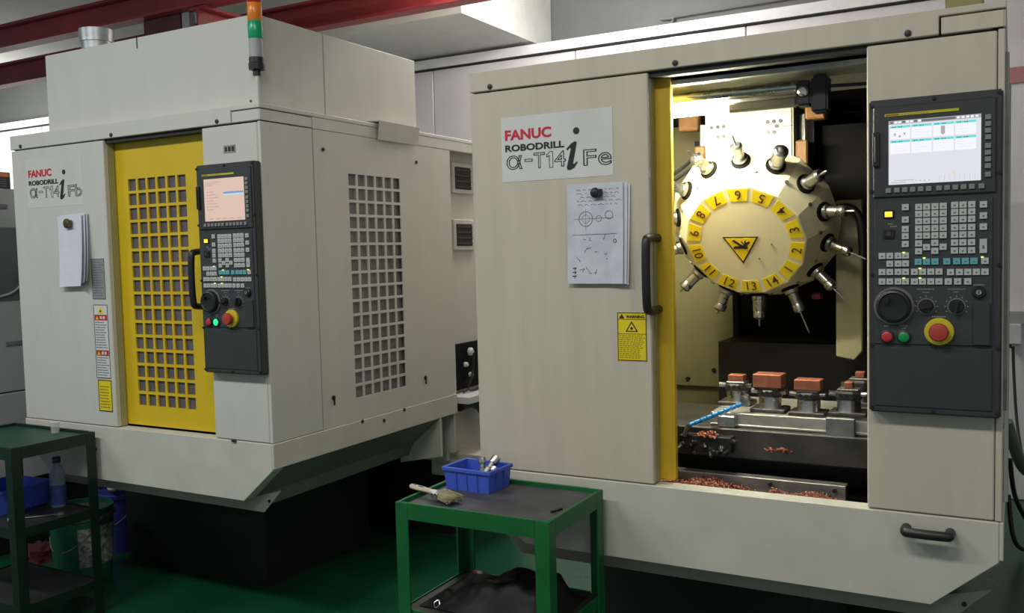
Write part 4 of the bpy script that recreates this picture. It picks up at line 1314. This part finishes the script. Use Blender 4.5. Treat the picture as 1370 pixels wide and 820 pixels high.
def fitting(p0, p1, r, label):
    t = thing('steel_fitting', label, 'fitting', p0)
    d = Vector(p1) - Vector(p0)
    L = d.length
    MB().lathe([(r * 0.8, 0), (r, 0.004), (r, L * 0.55), (r * 0.75, L * 0.58), (r * 0.75, L * 0.75)], axis=d, n=14).build('sleeve', DSTEEL, t, smooth=35)
    MB().lathe([(r * 1.1, L * 0.75), (r * 1.15, L * 0.8), (r * 1.1, L * 0.97), (r * 0.6, L)], axis=d, n=14).build('cap', STEEL, t, smooth=35)


fitting(TI + Vector((0.022, -0.005, 0.010)), TI + Vector((0.006, 0.020, 0.085)), 0.011, 'grey sleeve leaning upright in the blue tray')
fitting(TI + Vector((0.022, -0.030, 0.014)), TI + Vector((0.052, 0.035, 0.088)), 0.013, 'steel collet sleeve slanting across the middle of the blue tray')
fitting(TI + Vector((0.055, -0.040, 0.018)), TI + Vector((0.068, -0.005, 0.065)), 0.011, 'small bright cap at the right side of the blue tray')
o = MB().box(-0.045, 0.0, -0.02, 0.01, 0.030, 0.042).build('dark_insert', BLK, None, bevel=0.002, loc=TI)
o.location = TI + Vector((-0.012, -0.01, -0.028))
tag(o, 'small flat black piece lying at the left in the blue tray', 'part')


# paint brush
def brush():
    t = thing('paint_brush', 'worn paint brush with pale wooden handle lying across the table corner', 'brush', (-1.478, -0.300, TT + 0.020), R(-14))
    hm = mat('pale_wood', (0.50, 0.43, 0.30), 0.6, var=0.15, scale=12)
    prof = [(-0.125, 0.008), (-0.118, 0.013), (-0.085, 0.0145), (-0.045, 0.0105), (-0.025, 0.012), (-0.012, 0.020), (0.0, 0.026)]
    vs, fs = [], []
    n = 12
    for x, r in prof:
        for k in range(n):
            a = 2 * PI * k / n
            vs.append((x, r * math.cos(a), 0.007 * math.sin(a) + 0.10 * max(0, -x - 0.01) * 0.25))
    for j in range(len(prof) - 1):
        for k in range(n):
            fs.append((j * n + k, j * n + (k + 1) % n, (j + 1) * n + (k + 1) % n, (j + 1) * n + k))
    fs += [tuple(range(n)), tuple(range(len(prof) * n - 1, (len(prof) - 1) * n - 1, -1))]
    MB().add(vs, fs).build('handle', hm, t, smooth=50)
    MB().cyl((-0.108, 0, 0.0102), (-0.108, 0, 0.0112), 0.004, n=10).box(-0.090, -0.070, -0.004, 0.004, 0.0092, 0.0100).build('handle_print', INKG, t)
    MB().box(-0.006, 0.020, -0.029, 0.029, -0.008, 0.009).box(0.002, 0.005, -0.0295, 0.0295, -0.0085, 0.0095).build('ferrule', STEEL, t, bevel=0.003, smooth=30)
    br = MB()
    rnd = random.Random(5)
    for k in range(420):
        y, z = rnd.uniform(-0.027, 0.027), rnd.uniform(-0.007, 0.008)
        L = rnd.uniform(0.045, 0.062)
        y2 = y * 1.15 + rnd.uniform(-0.004, 0.004) - 0.006
        z2 = z * 0.8 - 0.004 + rnd.uniform(-0.003, 0.003)
        w = 0.0007
        br.add([(0.018, y - w, z), (0.018, y + w, z), (0.018 + L, y2 + w * 0.6, z2), (0.018 + L, y2 - w * 0.6, z2), (0.018, y, z + w), (0.018 + L, y2, z2 + w)], [(0, 1, 2, 3), (0, 4, 5, 3), (1, 4, 5, 2)])
    stuff(br.build('bristles', mat('bristle_khaki', (0.30, 0.27, 0.15), 0.8, var=0.25, scale=30), t))
    st = MB()
    rnd = random.Random(9)
    for k in range(5):
        st.lathe([(0.004, 0), (0.007, 0.002), (0.006, 0.005), (0.002, 0.006)], org=(rnd.uniform(-0.012, 0.014), rnd.uniform(-0.032, -0.008), 0.007), axis=(0, 0, 1), n=8)
    st.build('paint_blob', WHT, t, smooth=50)


brush()
o = MB().box(-0.022, 0.022, -0.004, 0.004, 0, 0.006).build('dark_pin', BLK, None, bevel=0.001, loc=(-1.112, -0.262, TT))
o.rotation_euler = (0, 0, R(72))
tag(o, 'short black pin lying at the right rail of the green table', 'pin')


# dark plastic bag slumped on the shelf
def bag():
    from mathutils import noise
    nx, ny = 44, 32
    vs = []
    for j in range(ny + 1):
        for i in range(nx + 1):
            a, b = i / nx, j / ny
            x = (a - 0.5) * 0.42
            y = (b - 0.5) * 0.27
            e = min(1, 7 * min(a, 1 - a)) * min(1, 5 * min(b, 1 - b))
            nn = abs(noise.noise(Vector((x * 9, y * 9, 2.0)))) * 0.055 + abs(noise.noise(Vector((x * 24, y * 24, 5.0)))) * 0.022
            prof = 0.035 + 0.055 * math.exp(-((a - 0.62) / 0.22) ** 2) + 0.03 * math.exp(-((a - 0.9) / 0.1) ** 2)
            vs.append((x, y, 0.002 + e * (prof + nn) * 0.72))
    fs = [(j * (nx + 1) + i, j * (nx + 1) + i + 1, (j + 1) * (nx + 1) + i + 1, (j + 1) * (nx + 1) + i) for j in range(ny) for i in range(nx)]
    o = MB().add(vs, fs).build('black_bag', mat('black_film', (0.0035, 0.0035, 0.004), 0.55, var=0.3, spec=0.25), None, smooth=70, loc=(-1.315, -0.22, 0.466))
    tag(o, 'crumpled black plastic bag slumped on the shelf of the bright green table', 'bag')
    k = thing('small_tag', 'tiny red and white tag on the black bag under the table', 'tag', (-1.415, -0.20, 0.532))
    MB().box(-0.012, 0.0, -0.006, 0.006, 0, 0.005).build('red_end', RED, k)
    MB().box(0.0, 0.016, -0.005, 0.005, 0, 0.005).build('white_end', WHT, k)
    o = MB().tube(smooth_path([(-1.45, -0.365, 0.50), (-1.458, -0.372, 0.492), (-1.45, -0.378, 0.482), (-1.44, -0.372, 0.490), (-1.447, -0.365, 0.50)], 5), 0.0018, 6).build('wire_ring', STEEL)
    tag(o, 'thin steel ring at the front edge of the shelf under the bright green table', 'ring')


bag()


# ------------------------------------------------------------------ things on and around the left table
def bottle():
    t = thing('water_bottle', 'clear blue-tinted water bottle with dark cap on the left table shelf', 'bottle', (-3.590, -0.085, 0.456))
    pm = mat('bottle_film', (0.28, 0.36, 0.46), 0.15, alpha=0.55, var=0.1)
    MB().lathe([(0.028, 0), (0.032, 0.006), (0.032, 0.055), (0.030, 0.06), (0.032, 0.066), (0.032, 0.10), (0.030, 0.105), (0.032, 0.11), (0.032, 0.14), (0.026, 0.165), (0.014, 0.185), (0.013, 0.195)], n=20).build('body', pm, t, smooth=50)
    MB().lathe([(0.0326, 0.012), (0.0326, 0.098)], n=20).build('wrapper', mat('wrapper_blue', (0.03, 0.06, 0.20), 0.4, var=0.3, scale=30), t, smooth=50)
    MB().lathe([(0.016, 0.190), (0.017, 0.193), (0.017, 0.212), (0.015, 0.215)], n=18).build('cap', mat('cap_navy', (0.015, 0.025, 0.07), 0.4), t, smooth=40)


bottle()
tray('blue_crate', 'shallow blue plastic crate on the shelf of the left table, beside the bottle', (-3.80, -0.20, 0.456), R(4), 0.24, 0.28, 0.10, BLUE)
t = thing('spanner', 'bright open-ended spanner lying on the shelf before the water bottle', 'spanner', (-3.520, -0.235, 0.457), R(52))
MB().box(-0.07, 0.07, -0.007, 0.007, 0, 0.006).build('shaft', STEEL, t, bevel=0.002)
for s in (-1, 1):
    MB().prism_xy([(s * 0.065, -0.008), (s * 0.080, -0.017), (s * 0.103, -0.015), (s * 0.105, -0.007), (s * 0.088, -0.006), (s * 0.088, 0.006), (s * 0.105, 0.007), (s * 0.103, 0.015), (s * 0.080, 0.017), (s * 0.065, 0.008)], -0.0005, 0.0075).build('jaw', STEEL, t, bevel=0.001)


def bucket(name, label, x, y, r0, r1, h, m, label_m=None, rim_m=None):
    t = thing(name, label, 'bucket', (x, y, 0.0))
    MB().lathe([(r0, 0), (r0 + (r1 - r0) * 0.97, h * 0.97), (r1, h), (r1 - 0.006, h), (r0 - 0.004, 0.01)], n=32).build('body', m, t, smooth=50)
    MB().lathe([(r1 + 0.001, h - 0.05), (r1 + 0.008, h - 0.045), (r1 + 0.008, h - 0.028), (r1 + 0.001, h - 0.022)], n=32).build('rim', rim_m or m, t, smooth=30)
    if label_m:
        vs, fs = [], []
        n = 12
        for j, z in enumerate((0.075, 0.26)):
            rr_ = r0 + (r1 - r0) * z / h + 0.0035
            for k in range(n + 1):
                a = R(-43 + k * 9)
                vs.append((rr_ * math.cos(a), rr_ * math.sin(a), z))
        for k in range(n):
            fs.append((k, k + 1, n + 2 + k, n + 1 + k))
        MB().add(vs, fs).build('paper_label', label_m, t)
    pts = [(r1 * 1.06 * math.cos(a), -r1 * 1.06 * math.sin(a) * 0.85, h * 0.9 - 0.16 * math.sin(a)) for a in [PI * k / 12 for k in range(13)]]
    MB().tube(pts, 0.003, 6).build('bail_handle', DSTEEL, t, smooth=40)


bucket('paint_bucket', 'green plastic bucket with speckled white label on the floor behind the left table', -3.90, 0.235, 0.125, 0.145, 0.34,
       mat('bucket_green', (0.012, 0.13, 0.07), 0.4, var=0.1), mat('speckled_label', (0.05, 0.06, 0.05), 0.6, col2=(0.50, 0.52, 0.50), scale=55), mat('rim_grey', (0.10, 0.12, 0.11), 0.4))
bucket('blue_bucket', 'dark blue bucket mostly hidden behind the green bucket and the black plinth', -4.085, 0.62, 0.11, 0.13, 0.33, mat('navy_plastic', (0.03, 0.04, 0.22), 0.4))
o = MB().lathe([(0.012, 0), (0.030, 0.008), (0.034, 0.020), (0.022, 0.034), (0.008, 0.038)], n=14).build('white_rag', WHT, None, smooth=60, loc=(-4.015, 0.51, 0.331))
tag(o, 'small white wad on the rim of the dark blue bucket', 'rag')
def rag():
    from mathutils import noise
    vs, fs, n, m = [], [], 18, 7
    for j in range(m + 1):
        for k in range(n):
            a, b = 2 * PI * k / n, j / m * PI / 2
            q = Vector((math.cos(a) * math.cos(b), math.sin(a) * math.cos(b), math.sin(b)))
            d = 1 + 0.55 * noise.noise(q * 2.6 + Vector((3, 1, 7)))
            vs.append((q.x * 0.10 * d, q.y * 0.08 * d, max(0.0, q.z * 0.085 * d)))
    for j in range(m):
        for k in range(n):
            fs.append((j * n + k, j * n + (k + 1) % n, (j + 1) * n + (k + 1) % n, (j + 1) * n + k))
    fs.append(tuple(range(n - 1, -1, -1)))
    o = MB().add(vs, fs).build('red_rag', mat('red_cloth', (0.075, 0.009, 0.012), 0.9, var=0.3, bump=0.5, bscale=40), None, smooth=60, loc=(-4.33, 0.28, 0.0))
    tag(o, 'crumpled red rag on the floor left of the green bucket', 'rag')


rag()
t = thing('clear_cup', 'small clear plastic cup lying at the back rail of the left table', 'cup', (-3.600, -0.075, TT))
MB().lathe([(0.016, 0), (0.020, 0.045), (0.0185, 0.045), (0.0148, 0.002)], n=18).build('cup_wall', mat('clear_plastic', (0.75, 0.78, 0.75), 0.1, alpha=0.22), t, smooth=40)
MB().lathe([(0.0205, 0.044), (0.0215, 0.046), (0.0205, 0.048)], n=18).build('cup_rim', mat('clear_rim', (0.75, 0.78, 0.75), 0.1, alpha=0.5), t, smooth=40)


# grey machine at the far left
def left_cabinet():
    t = thing('grey_cabinet', 'grey machine cabinet with dark window at the far left edge', 'machine', (-4.5, 0.5, 0))
    dk = mat('cabinet_window', (0.12, 0.125, 0.125), 0.2, var=0.3, scale=3)
    MB().box(-0.8, 0.0, -0.5, 0.75, 0.38, 0.842).build('lower_panel', GREYCAB, t, bevel=0.004)
    MB().box(-0.8, 0.0, -0.5, 0.75, 0.848, 1.886).build('upper_panel', GREYCAB, t, bevel=0.004)
    MB().box(-0.75, -0.06, -0.45, 0.7, 0.0, 0.38).build('plinth', BASE, t)
    MB().box(0.0, 0.004, -0.45, 0.15, 1.315, 1.69).build('window', dk, t, bevel=0.003)
    MB().tube(smooth_path([(0.008, -0.30, 1.33), (0.008, -0.16, 1.36), (0.008, -0.06, 1.47), (0.008, -0.03, 1.60)], 5), 0.006, 8).build('window_cable', GREYCAB, t, smooth=40)
    sl = MB().box(0.0, 0.005, -0.055, 0.055, -0.012, 0.012).mesh('grip_slot', INKG, bevel=0.006)
    link('grip_slot', sl, t, (0, -0.22, 1.795))
    link('grip_slot', sl, t, (0, -0.16, 1.095))
    MB().box(0.0, 0.004, -0.02, -0.01, 1.0, 1.05).build('catch', BLK, t)
    b = MB().box(-0.4, -0.02, -0.45, -0.125, 1.886, 1.972).build('top_label_box', BLK, t, bevel=0.003)
    MB().box(-0.02, -0.018, -0.44, -0.135, 1.948, 1.968).build('orange_strip', mat('orange_strip', (0.55, 0.16, 0.03), 0.5), b)
    m = MB()
    for k in range(4):
        m.box(-0.02, -0.0185, -0.28 + 0.02 * (k % 2), -0.15, 1.932 - k * 0.011, 1.936 - k * 0.011)
    m.build('fine_print', INKG, b)


left_cabinet()


# cables behind the open machine, at the right edge
def cables():
    o = MB().tube(smooth_path([(0.005, 3.37, 0.89), (0.012, 3.34, 0.70), (0.03, 3.25, 0.45), (0.07, 3.1, 0.22), (0.11, 3.0, 0.012)], 6), 0.008, 8).build('hanging_cable', BLK, None, smooth=40)
    tag(o, 'black cable hanging from the junction box to the floor, right edge', 'cable')
    o = MB().tube(smooth_path([(-0.02, 2.45, 0.62), (0.01, 2.5, 0.50), (0.06, 2.6, 0.36), (0.14, 2.8, 0.30)], 6), 0.028, 10).build('grey_hose', mat('hose_grey_green', (0.12, 0.14, 0.11), 0.5), None, smooth=40)
    tag(o, 'thick grey-green hose behind the open machine at the right edge', 'hose')
    for k, (a, b, c) in enumerate((((-0.005, 2.4, 0.45), (0.02, 2.45, 0.25), (0.10, 2.6, 0.05)), ((-0.01, 2.3, 0.30), (0.03, 2.3, 0.06), (0.20, 2.5, 0.010)))):
        o = MB().tube(smooth_path([a, b, c], 7), 0.011, 8).build('floor_cable', BLK, None, smooth=40)
        tag(o, ['upper of the two black cables drooping to the floor behind the open machine', 'lower black cable trailing on the green floor behind the open machine'][k], 'cable')


cables()
bpy.context.view_layer.update()
